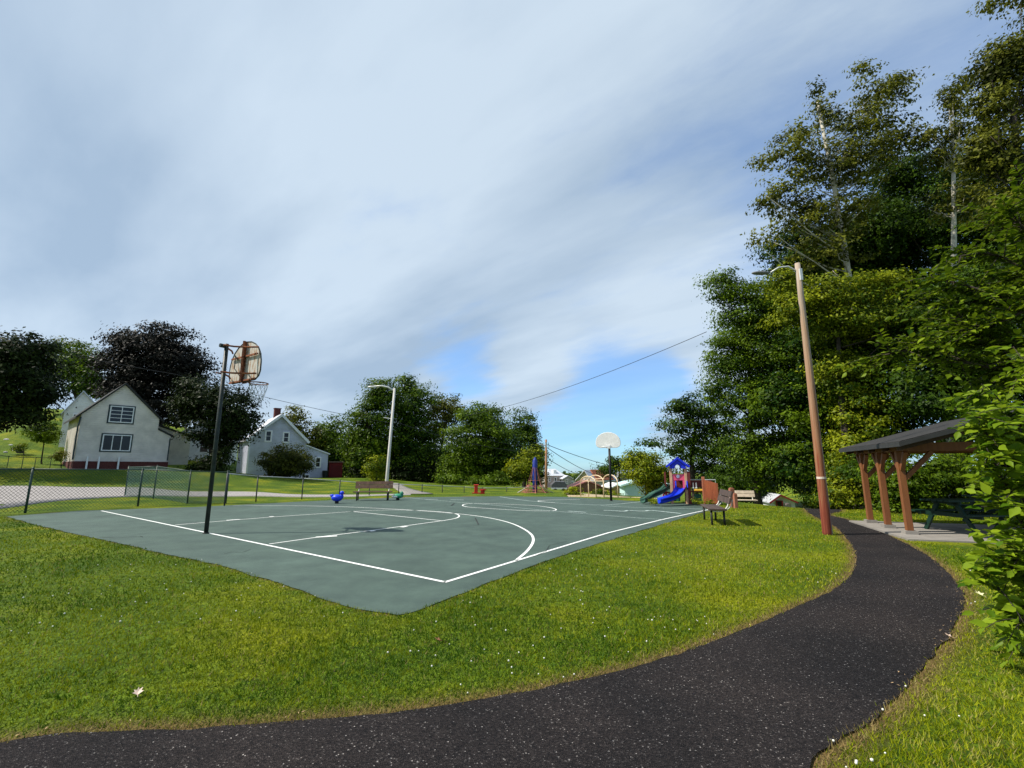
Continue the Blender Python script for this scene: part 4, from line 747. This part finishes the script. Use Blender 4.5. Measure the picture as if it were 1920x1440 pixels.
wire('wire running in front of the blackish left trees',at(-60,625,30),at(330,702,36),.1,.02)
wire('lower wire sagging in front of the middle tree group',at(739,790,36),at(1024,850,44),.5,.02)
wire('upper wire from the lamp post top past the tall dark tree',at(740,735,36),at(1024,835,44),1.3,.016)
wire('topmost wire running down to the right from the utility pole',at(1024,833,44),at(1180,880,70),.3,.03)
wire('lower wire running down to the right from the utility pole',at(1024,838,44),at(1125,893,66),.3,.03)
wire('faint lowest wire over the pinkish far house',at(1030,862,52),at(1095,893,70),.2,.03)
# ---------------------------------------------------------------- fences
FG=mat('fence_green_steel',(.025,.055,.04),.45,.15); FD=mat('fence_dark_steel',(.04,.045,.045),.5); GREYW=mat('galvanised_rail',(.42,.44,.44),.45,.1,metal=.3)
def fence(name,label,pts,hs_,pm,wm,rm,step=.11,wr=.0028,pr=.03,posts=True,group=None,clip=True):
    P=[np.array([x,y,T(x,y)]) for x,y in pts]; f=thing(name,P[0],label,'fence',group); hs_=hs_ if hasattr(hs_,'__len__') else [hs_]*len(P)
    rail=MB(); mesh=MB()
    for i in range(len(P)-1):
        a,b_=P[i],P[i+1]; ha,hb_=hs_[i],hs_[i+1]; rail.tube([a+[0,0,ha],b_+[0,0,hb_]],.02,7)
        L_=np.linalg.norm((b_-a)[:2]); k=int(L_/step); hh=(ha+hb_)/2; nz=hh/step
        pt=lambda s_,z: a+(b_-a)*(s_/L_)+np.array([0,0,z*(ha+(hb_-ha)*s_/L_)/hh])
        for j in range(-int(nz),k+1):
            s0,s1=j*step,j*step+hh
            for sg in (1,-1):
                x0,x1=s0,s1; z0,z1=0,hh
                if x0<0: z0=-x0; x0=0
                if x1>L_: z1=hh-(x1-L_); x1=L_
                if x1-x0<.02: continue
                A_,B_=(z0,z1) if sg>0 else (hh-z0,hh-z1)
                p0,p1=pt(x0,max(A_,.03)),pt(x1,max(B_,.03)); mesh.tube([p0,p1],wr,3,cap=False)
    rail.build('rail',rm,f,smooth=True); mesh.build('chain_mesh',wm,f)
    if posts:
        for i,q in enumerate(P): b=MB(); b.tube([q-[0,0,.2],q+[0,0,hs_[i]+.03]],pr,8); b.ball(q+[0,0,hs_[i]+.03],pr*1.1,8,5); b.build('post',pm,f,smooth=True)
    return f
def hat(px,pt,Y):                             # plan position and height of a post from its foot and head in the picture
    z=at(px[0],px[1],Y)[2]; return at(px[0],px[1],Y)[:2],at(pt[0],pt[1],Y)[2]-z
pp=[G(-170,975)[:2],G(47,962)[:2],G(258,950.5)[:2],G(421,945)[:2]]; hh=[1.47,1.47,1.43,1.33]
fence('tall_fence','tall dark green chain link fence at the left end of the court',pp,hh,FG,FG,FG,step=.11,wr=.006,pr=.035)
cp_=pp[-1]; q2=np.array(at(351,943,20.3)[:2]); q3=np.array(at(287,937.5,22)[:2]); q4=np.array(at(234,930,23.5)[:2])
fence('tall_fence','second green fence run angling away behind the tall fence, finely meshed',[cp_+[.02,.05],q2,q3,q4],[1.33,1.36,1.45,1.4],FG,mat('fence_green_coat',(.16,.27,.22),.5),FG,step=.05,wr=.0035,pr=.03)
lowp=[(421,944,19.5),(480,936,21.5),(566,932.5,23.5),(636,931,25),(692,931,26.5),(747,930.5,28),(791,930,29),(829,929.5,30.5),(870,929,32),(905,928.5,33),(950,928,35),(1000,927,37)]
lp=[at(u,v,Y)[:2] for u,v,Y in lowp]; tops=[(427,888),(483,893),(569,897),(638,902),(693,906),(747,908),(790,909.5),(828,911),(869,913),(904,915),(949,919),(999,922)]
hz=[max(.3,at(tt_[0],tt_[1],l[2])[2]-T(*q)) for tt_,l,q in zip(tops,lowp,lp)]
fence('low_fence','low dark fence with a thin rail running behind the far side of the court',lp,hz,FD,FD,GREYW,step=.16,wr=.0016,pr=.028)
gp=[at(u,v,Y)[:2] for u,v,Y in [(-20,865,33),(15,866,33),(42,868,33),(66,868,34),(95,868,35)]]
fence('garden_fence','low garden fence on the lawn left of the cream house',gp,.8,FG,FG,FG,step=.25,wr=.002,pr=.02)
# ---------------------------------------------------------------- benches
SLAT=mat('brown_bench_planks',(.16,.09,.055),.7,.25,5,.2,40,col2=(.07,.04,.028),stretch=(1,1,1)); SLATL=mat('pale_bench_planks',(.55,.45,.34),.75,.15,5); LEGM=mat('bench_legs_black',(.015,.016,.015),.5); CHROME=mat('bench_bracket_pale',(.7,.68,.6),.4)
def bench(o,th,wd,label,sm_,hs=.45,back=.42,bm=None):
    """o: ground point under the middle of the front edge; local y points to the back"""
    fr=Frame(o,th); h=thing('park_bench',o,label,'bench','park benches'); b=MB()
    for k in range(3): fr.box(b,-wd/2,wd/2,.02+k*.15,.02+k*.15+.135,hs-.045,hs)
    b.build('seat',sm_,h,bevel=.006); b=MB()
    for k in range(2):
        z=hs+.13+k*.17; y=.50+k*.055; b.prism([fr(-wd/2,y,z),fr(-wd/2,y+.045,z-.012),fr(-wd/2,y+.045+.05,z+.14),fr(-wd/2,y+.05,z+.152)],Vector(fr(wd/2,0,0))-Vector(fr(-wd/2,0,0)))
    b.build('backrest',sm_,h)
    for sx_ in (-1,1):
        x=sx_*wd*.40
        for y in (.09,.40):
            b=MB(); b.tube([fr(x,y,-.1),fr(x,y,hs-.05)],.03,8); b.build('leg',LEGM,h,smooth=True)
        b=MB(); pts=[fr(x,.04,hs-.06),fr(x,.25,hs-.085),fr(x,.42,hs-.05),fr(x,.50,hs+.05),fr(x,.565,hs+.22),fr(x,.61,hs+.40)]; b.tube(pts,.018,8); pts=[fr(x,.30,hs-.07),fr(x,.46,hs-.03),fr(x,.52,hs+.0),fr(x,.60,hs+.08),fr(x,.63,hs+.24)]; b.tube(pts,.014,8); b.build('bracket',bm or CHROME,h,smooth=True)
    return h
# near bench: seen from its end, facing the court
p=G(1328,986); bench((p[0]-.08+.36*.75,p[1]+.93*.75,0),math.radians(-104),1.7,'brown plank bench seen end on, on the grass facing the court',mat('dark_bench_planks',(.075,.05,.04),.6,.2,5,.2,40))
p=at(697,930,22.5); bench((p[0],p[1],T(p[0],p[1])-.02),math.radians(6),1.75,'long dark bench beside the blue spring rider behind the court',SLAT,bm=CHROME)
p=at(1398,952,25); bench((p[0],p[1],at(1398,953,25)[2]),math.radians(-12),1.25,'pale plank bench half hidden behind the grass crest',SLATL,hs=.42)
# ---------------------------------------------------------------- playground
BLUE=mat('blue_plastic',(.012,.045,.62),.35,.05); BLUE2=mat('blue_roof_plastic',(.010,.03,.60),.4,.05); PINK=mat('pink_red_panel',(.80,.10,.17),.45,.05); RED=mat('red_plastic',(.50,.025,.015),.4,.1); BRN=mat('brown_red_posts',(.16,.03,.025),.6,.1); TAN=mat('tan_posts',(.58,.34,.20),.7,.1,4); ORW=mat('orange_wood_slats',(.40,.12,.05),.75,.15,5,col2=(.26,.075,.035),stretch=(1,1,.2)); GREENP=mat('green_plastic',(.03,.16,.10),.4,.1); YEL=mat('yellow_plastic',(.75,.42,.04),.4)
Yt=20.6; o=at(1277,944,Yt); fr=Frame(o,math.radians(-17)); ps=thing('play_tower',o,'play tower with a blue gabled roof, red panel and two curving slides','play structure')
X=lambda u: fr.sx(u,900); Z=lambda v,x=0: fr.sz(x,v)
xl,xr=X(1261),X(1289); w_=xr-xl; dpt=w_*1.05
for x,y,m_ in ((xl,0,TAN),(xr,0,TAN),(xl,dpt,BRN),(xr,dpt,BRN)): b=MB(); fr.box(b,x-.055,x+.055,y-.055,y+.055,-.1,Z(876)); b.build('post',m_,ps,bevel=.01)
b=MB(); fr.box(b,xr+.06,xr+.17,-.06,.08,-.1,Z(884)); fr.box(b,xr+.12,xr+.2,dpt*.5,dpt*.6,-.1,Z(884)); b.build('side_post',BRN,ps)
b=MB(); x0,x1=xl+.055,xr-.055; za,zb_=Z(922),Z(889); zm=Z(907); fr.box(b,x0,x1,-.03,.03,zm+.14,zb_); fr.box(b,x0,x0+.08,-.03,.03,za,zm+.14); fr.box(b,x1-.08,x1,-.03,.03,za,zm+.14); b.build('front_panel',PINK,ps,bevel=.008)
b=MB(); cx=(xl+xr)/2; p=fr(cx-.02,-.035,Z(893)); b.tube([p,(p[0],p[1]-.02,p[2])],.07,16); b.build('panel_badge',WHITE,ps)
b=MB(); fr.box(b,xl,xr,.04,dpt,zm-.32,zm-.26); b.build('deck',BRN,ps)
b=MB(); fr.box(b,xl+.05,xr-.05,dpt-.03,dpt+.03,zm-.2,zm+.35); b.build('rear_panel',BRN,ps)
b=MB(); ov=.2; ze=Z(874); zp=Z(857); zc=Z(868)   # roof: two slopes and a gable with an arched cut-out
for xe,sg in ((xl-ov,-1),(xr+ov,1)): b.prism([fr(xe,-ov,ze),fr(cx,-ov,zp),fr(cx,-ov,zp-.09),fr(xe+(-sg)*.06,-ov,ze-.06)],Vector(fr(0,dpt+ov,0))-Vector(fr(0,-ov,0)))
for y in (-.12,dpt+.08):
    arch=[fr(cx+.13*math.cos(t),y,ze-.10+.17*math.sin(t)) for t in np.linspace(math.pi,0,9)]
    b.prism([fr(xl-.02,y,ze-.1)]+arch+[fr(xr+.02,y,ze-.1),fr(xr+.02,y,ze+.06),fr(cx,y,zp-.06),fr(xl-.02,y,ze+.06)],Vector(fr(0,.05,0))-Vector(fr(0,0,0)))
b.build('roof',BLUE2,ps)
def slide(name,pts,wd,m_,par,side=None):
    Q=resample(np.array(pts,float),26,2); t=np.gradient(Q,axis=0); n_=np.stack([-t[:,1],t[:,0],0*t[:,0]],1); n_=unit(n_); b=MB(); V=[];K=7; pr=[(-.5,.16),(-.48,.05),(-.32,-.01),(0,-.03),(.32,-.01),(.48,.05),(.5,.16)]
    for i in range(len(Q)):
        for a_,z_ in pr: V.append(Q[i]+n_[i]*a_*wd+[0,0,z_])
    k=len(V); V+= [np.array(v)-[0,0,.035] for v in V]; Fc=[]
    for i in range(len(Q)-1):
        for j in range(K-1): a_=i*K+j; Fc.append((a_,a_+1,a_+K+1,a_+K)); Fc.append((a_+k,a_+K+k,a_+K+1+k,a_+1+k))
        for j in (0,K-1): a_=i*K+j; Fc.append((a_,a_+K,a_+K+k,a_+k))
    b.add(V,Fc); return b.build(name,m_,par,smooth=True)
sl_=lambda u,v,Y: at(u,v,Y)
slide('blue_slide',[fr(cx+.1,.1,zm-.15),fr(cx+.06,-.12,zm-.2),sl_(1276,921,Yt-.55),sl_(1268,932,Yt-.9),sl_(1256,937,Yt-1.1),sl_(1242,941,Yt-1.2),sl_(1236,941.5,Yt-1.2)],.42,BLUE,ps)
b=MB(); 
for sg in (-1,1):
    x=cx+.1+sg*.23; b.prism([fr(x-.02,-.1,zm-.25),fr(x-.02,-.22,zm-.15),fr(x-.02,-.1,zm+.12),fr(x-.02,.0,zm+.12)],Vector(fr(.04,0,0))-Vector(fr(0,0,0)))
b.build('slide_hood',BLUE,ps)
slide('green_slide',[fr(xl+.02,.35,zm-.22),sl_(1252,913,Yt+.3),sl_(1244,921,Yt+.2),sl_(1233,927,Yt+.05),sl_(1224,930,Yt),sl_(1214,938,Yt-.1),sl_(1205,941,Yt-.2)],.34,mat('dark_green_slide',(.05,.12,.085),.4),ps)
b=MB(); fr.box(b,xl-.28,xl-.2,.3,.4,0,Z(885)); fr.box(b,xl-.24,xl-.2,.4,.9,Z(905),Z(886)); b.build('ladder_post',BRN,ps)
b=MB(); p=fr(xl-.2,.2,Z(931)); b.tube([(p[0]+.16*math.cos(t),p[1],p[2]+.16*math.sin(t)) for t in np.linspace(0,2*math.pi,17)],.035,6); b.tube([(p[0]-.16,p[1],p[2]),(p[0]+.16,p[1],p[2])],.02,6); b.tube([(p[0],p[1],p[2]-.16),(p[0],p[1],p[2]+.16)],.02,6); b.build('play_wheel',RED,ps)
b=MB(); 
for x_ in (.1,.5,.9): fr.box(b,xr+.2+x_,xr+.5+x_,.3,.36,.02,.38)
fr.box(b,xl-.1,xl+.35,dpt,dpt+.05,.05,.45); b.build('ground_panel',GREENP,ps)
b=MB(); fr.box(b,xl-.6,xl-.15,.5,.55,.1,.4); b.build('pale_panel',mat('pale_blue_panel',(.35,.55,.62)),ps)
# bridge with leaning wooden barrier
xb0,xb1=X(1321),X(1346); zb0=Z(899,xb0); b=MB()
for k in range(9): 
    x=xb0+(xb1-xb0)*(k+.5)/9; y=-.1-.35*k/9; fr.box(b,x-.036,x+.036,y-.02,y+.02,.05,zb0-.16*k/9)
b.build('slat_barrier',ORW,ps)
for u_,v_,y in ((1322,894,0),): 
    x=X(u_); b=MB(); fr.box(b,x-.07,x+.05,-.07,.05,-.05,Z(v_,x)); b.build('barrier_post',mat('orange_posts',(.42,.15,.08),.7),ps,bevel=.012)
b=MB(); b.tube([fr(xr+.1,.1,Z(900,xr)),fr(xb0,.3,Z(900,xb0)),fr(xb1,.25,Z(900,xb1)),fr(xb1,.25,Z(908,xb1))],.022,6); b.build('handrail',GREYW,ps)
b=MB(); fr.box(b,xr+.15,xb0,.1,.5,Z(921,xr)-.05,Z(921,xr)); fr.box(b,xr+.2,xb1-.1,.8,.84,Z(915,xr),Z(901,xr)); b.build('bridge_deck',BRN,ps)
b=MB(); x=X(1313); fr.box(b,x-.2,x+.22,-.05,.12,Z(921,x),Z(917,x)); b.build('yellow_step',YEL,ps,bevel=.02)
b=MB(); 
for u_ in (1302,1308): x=X(u_); b.tube([fr(x,.0,Z(905,x)),fr(x,.0,Z(918,x))],.025,6); b.ball(fr(x,0,Z(915,x)),.05,8,5)
b.build('spinner',GREYW,ps)
# pair of short wooden posts beside the bench
for i,(u_,v0,v1,w__,Y_) in enumerate([(1374,952,916,.17,18.6),(1380,953,926,.13,18.2)]):
    q=at(u_,v0,Y_); z1=at(u_,v1,Y_)[2]; b=MB(); b.box((q[0],q[1],(q[2]-.15+z1)/2),(w__,w__,z1-q[2]+.15)); b.box((q[0],q[1],z1+.015),(w__*.7,w__*.7,.03)); tag(b.build('wooden_post',mat('red_brown_posts',(.40,.16,.10),.75,.2,5,col2=(.25,.09,.05),stretch=(1,1,.2)),bevel=.015),['taller square reddish wooden post behind the near bench','shorter darker wooden post leaning on the taller one'][i],'post','wooden posts by the near bench')
# weeds at the foot of the tower
for i,(u_,v_,s_) in enumerate([(1306,944,9),(1228,941,7),(1330,946,6)]):
    ptree('weed_clump',['tall weeds growing at the foot of the play tower','weeds between the two slides','weeds at the foot of the wooden barrier'][i],'weeds',19.6,[(u_,v_-3,s_,6)],u_,.07,1.0,'yellow',90+i,tr=.01,cs=.16,limbs=3)
# climbing mast with rope net
o=at(1003,925,34); r0=thing('rope_climber',o,'blue climbing mast with a cone of reddish ropes','climbing frame'); tp=at(1003,857,34)
b=MB(); b.tube([o-[0,0,.3],o+(tp-o)*.5,o+(tp-o)*.9,tp],[.17,.17,.17,.03],10); b.build('mast',mat('climber_blue',(.02,.04,.26),.5),r0,smooth=True)
b=MB(); hM=tp[2]-o[2]; NR=8
foot=[o+np.array([1.25*math.cos(2*math.pi*k/NR),1.25*math.sin(2*math.pi*k/NR),0]) for k in range(NR)]
topq=o+[0,0,hM*.93]
def rp(k,t): t2=t; f_=foot[k%NR]; return topq+(f_-topq)*t2+np.array([0,0,-.28*hM*math.sin(math.pi*t2)])*1.0
for k in range(NR):
    b.tube([rp(k,t) for t in np.linspace(0,1,8)],.02,4,cap=False)
    for t in np.linspace(.35,1,6): b.tube([rp(k,t),rp(k+1,t)],.016,4,cap=False)
    for t in np.linspace(.45,.92,5): b.tube([rp(k,t),rp(k+1,t+.08)],.014,4,cap=False); b.tube([rp(k+1,t),rp(k,t+.08)],.014,4,cap=False)
b.build('rope_net',mat('faded_red_rope',(.42,.16,.12),.9,.2),r0); b=MB(); b.tube([rp(3,.5),at(965,927,34)],.03,5); b.tube([rp(7,.5),at(1040,925,34)],.025,5); b.build('anchor_rope',mat('pale_rope',(.5,.45,.4)),r0)
# tan arched climbing frame
o=at(1110,934,27); af=thing('arch_climber',o,'tan steel climbing frame of upright tubes and arches beside the far hoop','climbing frame'); TANM=mat('tan_tube',(.68,.52,.33),.5,.05)
def gz(u,v,Y): return at(u,v,Y)
def arch(u0,u1,vt,Y0,Y1):
    a=at(u0,934,Y0); c=at(u1,936,Y1); zt=at((u0+u1)/2,vt,(Y0+Y1)/2)[2]; rr=np.linalg.norm((c-a)[:2])/2; pts=[np.array([a[0],a[1],T(a[0],a[1])])]
    for t in np.linspace(math.pi,0,9): m_=(a+c)/2; d_=(c-a)/2; pts.append(np.array([m_[0]+d_[0]*-math.cos(math.pi-t)*-1 if 0 else m_[0]+d_[0]*math.cos(t),m_[1]+d_[1]*math.cos(t),zt-min(rr,.35)+min(rr,.35)*math.sin(t)]))
    pts.append(np.array([c[0],c[1],T(c[0],c[1])])); b=MB(); b.tube(pts,.026,8); b.build('arch',TANM,af,smooth=True)
arch(1089,1118,893,27,25.5); arch(1104,1133,891,26.6,25); arch(1132,1159,890,27.5,25)
for u_,Y_ in ((1104,26.5),(1118,26)): q=at(u_,934,Y_); b=MB(); b.tube([(q[0],q[1],T(q[0],q[1])),(q[0],q[1],at(u_,899,Y_)[2])],.024,8); b.build('upright',TANM,af,smooth=True)
b=MB(); b.tube([at(1089,902,27),at(1133,902,25)],.02,6); b.tube([at(1104,899,26.6),at(1133,897,25)],.02,6); b.build('rung',TANM,af)
ptree('shrub','bright weedy bush left of the tan climbing frame','shrub',31,[(1072,922,14,9),(1082,927,10,5)],1072,.1,1.2,'yellow',95,tr=.02,cs=.25,limbs=4)
ptree('shrub','yellow green bushes behind the tan climbing frame','shrub',34,[(1120,925,20,7),(1150,926,18,6)],1130,.12,1.2,'yellow',96,tr=.02,cs=.25,limbs=4)
sand=mat('tan_mulch',(.42,.33,.20),.95,.2,6,.4,60)
tag(loft('mulch',gpts([(1070,934.5,26),(1140,936,26),(1200,938,26),(1250,941,23)]),gpts([(1060,931,33),(1120,931,33),(1180,933,33),(1240,936,30)]),24,4,sand,.03,skirt=True),kind='structure')
# spring riders
def spring(p,par,hh):
    b=MB(); b.tube([np.array(p)+[.07*math.cos(t),.07*math.sin(t),hh*t/(2*math.pi*5)] for t in np.linspace(0,2*math.pi*5,60)],.014,5); b.build('spring',LEGM,par)
p=at(632,933,20.8); p[2]=T(p[0],p[1]); d=thing('spring_rider',p,'blue duck-shaped spring rider left of the long bench','spring rider','spring riders'); spring(p,d,.12)
b=MB(); b.ball(p+[0,0,.24],(.25,.17,.15),14,9); b.ball(p+[-.22,0,.34],(.10,.07,.06),10,6); b.ball(p+[.2,0,.3],(.08,.08,.12),10,6); b.ball(p+[.2,0,.45],(.095,.085,.085),12,8); b.build('body',BLUE,d,smooth=True)
b=MB(); b.tube([p+[.27,0,.44],p+[.33,0,.43]],[.035,.015],8); b.build('beak',mat('beak_red',(.5,.08,.03)),d)
p=at(746,930,23); p[2]=T(p[0],p[1]); d=thing('spring_rider',p,'green and white spring rider at the right end of the long bench','spring rider','spring riders'); spring(p,d,.1)
b=MB(); b.ball(p+[0,0,.2],(.27,.15,.11),14,8); b.ball(p+[.18,0,.3],(.09,.1,.12),10,6); b.build('body',mat('sea_green_plastic',(.04,.26,.15),.4),d,smooth=True); b=MB(); b.ball(p+[-.1,-.04,.17],(.2,.13,.06),12,6); b.build('underside',WHITE,d,smooth=True)
p=at(897,929,31); p[2]=T(p[0],p[1]); d=thing('toddler_spring_chair',p,'red plastic play seat with a tall back and a round stool','play seat')
b=MB(); b.box(p+[-.15,0,.28],(.22,.25,.56)); b.box(p+[-.15,0,.56],(.34,.3,.06)); b.build('seat_back',RED,d,bevel=.03); b=MB(); b.tube([p+[.28,0,0],p+[.28,0,.22]],.13,12); b.tube([p+[.28,0,.22],p+[.28,0,.3]],.22,14); b.build('stool',RED,d); b=MB(); b.box(p+[.0,0,.05],(.8,.3,.06)); b.build('base_plate',RED,d)
# garden bits left of the cream house
gs=mat('garden_stone',(.45,.43,.4),.9,.2,4)
for i,(u,v,s_) in enumerate([(12,822,.55),(20,832,.4),(28,842,.45),(10,845,.35)]):
    p=onland(u,v+4); s_*=.55; b=MB(); b.ball(p+[0,0,.05],(s_,s_*.8,s_*.6),7,5); tag(b.build('garden_rock',gs),['topmost pale rock in the garden bed on the hillside','second pale rock down the garden bed','pale rock beside the low garden shrub','lowest pale rock of the garden bed'][i],'rock','rocks in the garden bed')
p=onland(37,850); b=MB(); b.tube([p-[0,0,.3],p+[0,0,.3]],[.25,.32],12); tag(b.build('planter',mat('dark_planter',(.03,.03,.035))),'dark round planter under the low garden shrub','planter')
# ---------------------------------------------------------------- pavilion
CED=mat('stained_timber',(.22,.085,.028),.6,.2,4,.15,30,col2=(.17,.06,.022),stretch=(3,3,.4)); SHING=mat('pavilion_shingle',(.03,.029,.028),.85,.2,12,.3,30); FASC=mat('dark_fascia',(.035,.035,.035),.6,.1)
P0=G(1707,1005); P2=G(1633,983); dA=(P2-P0); LA=np.linalg.norm(dA); th=math.atan2(dA[1],dA[0])-math.pi/2
fr=Frame(P0,th)                                # local y along the post row, x to the right
pv=thing('picnic_pavilion',P0,'open timber picnic pavilion with stained posts and a dark shingled roof','pavilion')
HW=4.6; ze=fr.sz(-.0,853,0); ze=2.05
ze=fr.sz(0,846,0)
b=MB(); b.add([fr(-.38,-.95,.045),fr(HW+.4,-.95,.045),fr(HW+.4,LA+.45,.045),fr(-.38,LA+.45,.045),fr(-.38,-.95,-.1),fr(HW+.4,-.95,-.1),fr(HW+.4,LA+.45,-.1),fr(-.38,LA+.45,-.1)],[(0,1,2,3),(0,4,5,1),(1,5,6,2),(2,6,7,3),(3,7,4,0)]); b.build('slab',CONC,pv)
ys=[0,LA*.5,LA]
for x in (0,HW):
    for y in ys:
        b=MB(); fr.box(b,x-.064,x+.064,y-.064,y+.064,.12,ze); po=b.build('post',CED,pv,bevel=.008)
        b=MB(); fr.box(b,x-.12,x+.12,y-.12,y+.12,.04,.12); b.build('post_base',CONC,po)
        b=MB(); sx_=1 if x==0 else -1
        b.beam(fr(x+sx_*.06,y,ze-.62),fr(x+sx_*.62,y,ze-.02),.09,.09)
        for sg in (-1,1): b.beam(fr(x,y+sg*.06,ze-.42),fr(x,y+sg*.36,ze-.02),.08,.08)
        b.build('knee_brace',CED,pv)
b=MB()
for x in (0,HW): fr.box(b,x-.08,x+.08,-.5,LA+.35,ze,ze+.2)
for y in ys: fr.box(b,.085,HW-.085,y-.07,y+.07,ze+.0,ze+.19)
b.build('beam',CED,pv)
sl=math.tan(math.radians(15.5)); ov=.28; th_=.07; cxx=HW/2; zr_=ze+.2
b=MB()
for xe,sg in ((-ov,-1),(HW+ov,1)):
    z0=zr_-ov*sl; z1=zr_+cxx*sl
    b.prism([fr(xe,-.95,z0),fr(cxx,-.95,z1),fr(cxx,-.95,z1+th_),fr(xe,-.95,z0+th_)],Vector(fr(0,LA+.85,0))-Vector(fr(0,-.95,0)))
b.build('roof',SHING,pv)
b=MB()
for xe in (-ov,HW+ov):
    z0=zr_-ov*sl; z1=zr_+cxx*sl
    for y in (-.985,): b.prism([fr(xe,y,z0-.04),fr(cxx,y,z1-.04),fr(cxx,y,z1+th_-.02),fr(xe,y,z0+th_-.02)],Vector(fr(0,.03,0))-Vector(fr(0,0,0)))
    fr.box(b,xe-.03,xe,-.98,LA+.85,z0-.05,z0+th_-.02)
b.build('fascia',FASC,pv)
b=MB()
for k in range(5):
    y=-.6+k*(LA+1.1)/4
    for xe,sg in ((-ov+.05,-1),(HW+ov-.05,1)): b.beam(fr(xe,y,zr_-ov*sl-.07),fr(cxx,y,zr_+cxx*sl-.07),.05,.12)
b.build('rafter',mat('dark_rafter',(.07,.035,.02),.7),pv)
TBL=mat('green_table_paint',(.006,.028,.018),.5,.15)
def ptable(o,th,wd,label):
    f=Frame(o,th); h=thing('picnic_table',o,label,'picnic table','picnic tables in the pavilion'); b=MB()
    for k in range(5): f.box(b,-wd/2,wd/2,-.36+k*.15,-.36+k*.15+.13,.70,.74)
    b.build('table_top',TBL,h)
    for sg in (-1,1):
        b=MB()
        for k in range(2): f.box(b,-wd/2,wd/2,sg*.68-.14+k*.15,sg*.68-.01+k*.15,.42,.455)
        b.build('bench_seat',TBL,h)
    for x in (-wd*.38,wd*.38):
        b=MB()
        for sg in (-1,1): b.beam(f(x,sg*.62,.0),f(x,sg*.2,.70),.05,.09)
        b.beam(f(x,-.78,.40),f(x,.78,.40),.05,.09); b.beam(f(x,-.34,.67),f(x,.34,.67),.05,.06); b.build('leg_frame',TBL,h)
    return h
q=at(1850,980,11.3); t0=ptable((q[0],q[1],.047),math.radians(3),2.4,'dark green picnic table nearest the front pavilion post')
q=at(1900,980,12.9); ptable((q[0],q[1],.047),math.radians(3),1.9,'green picnic table further right under the pavilion roof')
# ---------------------------------------------------------------- fallen leaves
def fallen(u,v,s,col,label,rz):
    p=G(u,v,.045); b=MB(); m_=[(0,-.5,0),(.25,-.35,.1),(.55,-.3,.28),(.3,0,.08),(.42,.4,.22),(.1,.3,.05),(0,.62,.2),(-.12,.28,.05),(-.45,.35,.12),(-.3,0,.06),(-.55,-.25,.2),(-.22,-.35,.05)]
    R=Matrix.Rotation(rz,3,'Z')@Matrix.Rotation(.35,3,'X'); V=[Vector(p)+R@(Vector(q)*s) for q in m_]+[Vector(p)+R@Vector((0,0,-.06*s))]; b.add(V,[(i,(i+1)%12,12) for i in range(12)])
    q0=Vector(p)+R@Vector((0,-.5*s,0)); b.tube([q0,q0+R@Vector((.05*s,-.45*s,.1*s))],.0015,4)
    o=b.build('fallen_leaf',col); s_=o.modifiers.new('thick','SOLIDIFY'); s_.thickness=.0012; tag(o,label,'leaf','fallen leaves')
pale=mat('dry_pale_leaf',(.66,.50,.40),.7,.15,30); brn=mat('dry_brown_leaf',(.34,.15,.07),.7,.2,30)
fallen(259,1297,.055,pale,'pale dry leaf lying in the foreground grass',.6); fallen(822,1200,.06,brn,'brown dry leaf on the grass below the court corner',2.2); fallen(1779,1192,.05,pale,'small pale leaf on the right edge of the asphalt path',1.1)
fallen(1836,1113,.07,mat('yellow_pale_leaf',(.6,.55,.3),.7),'yellowish leaf in the grass beside the bright bush',.2)
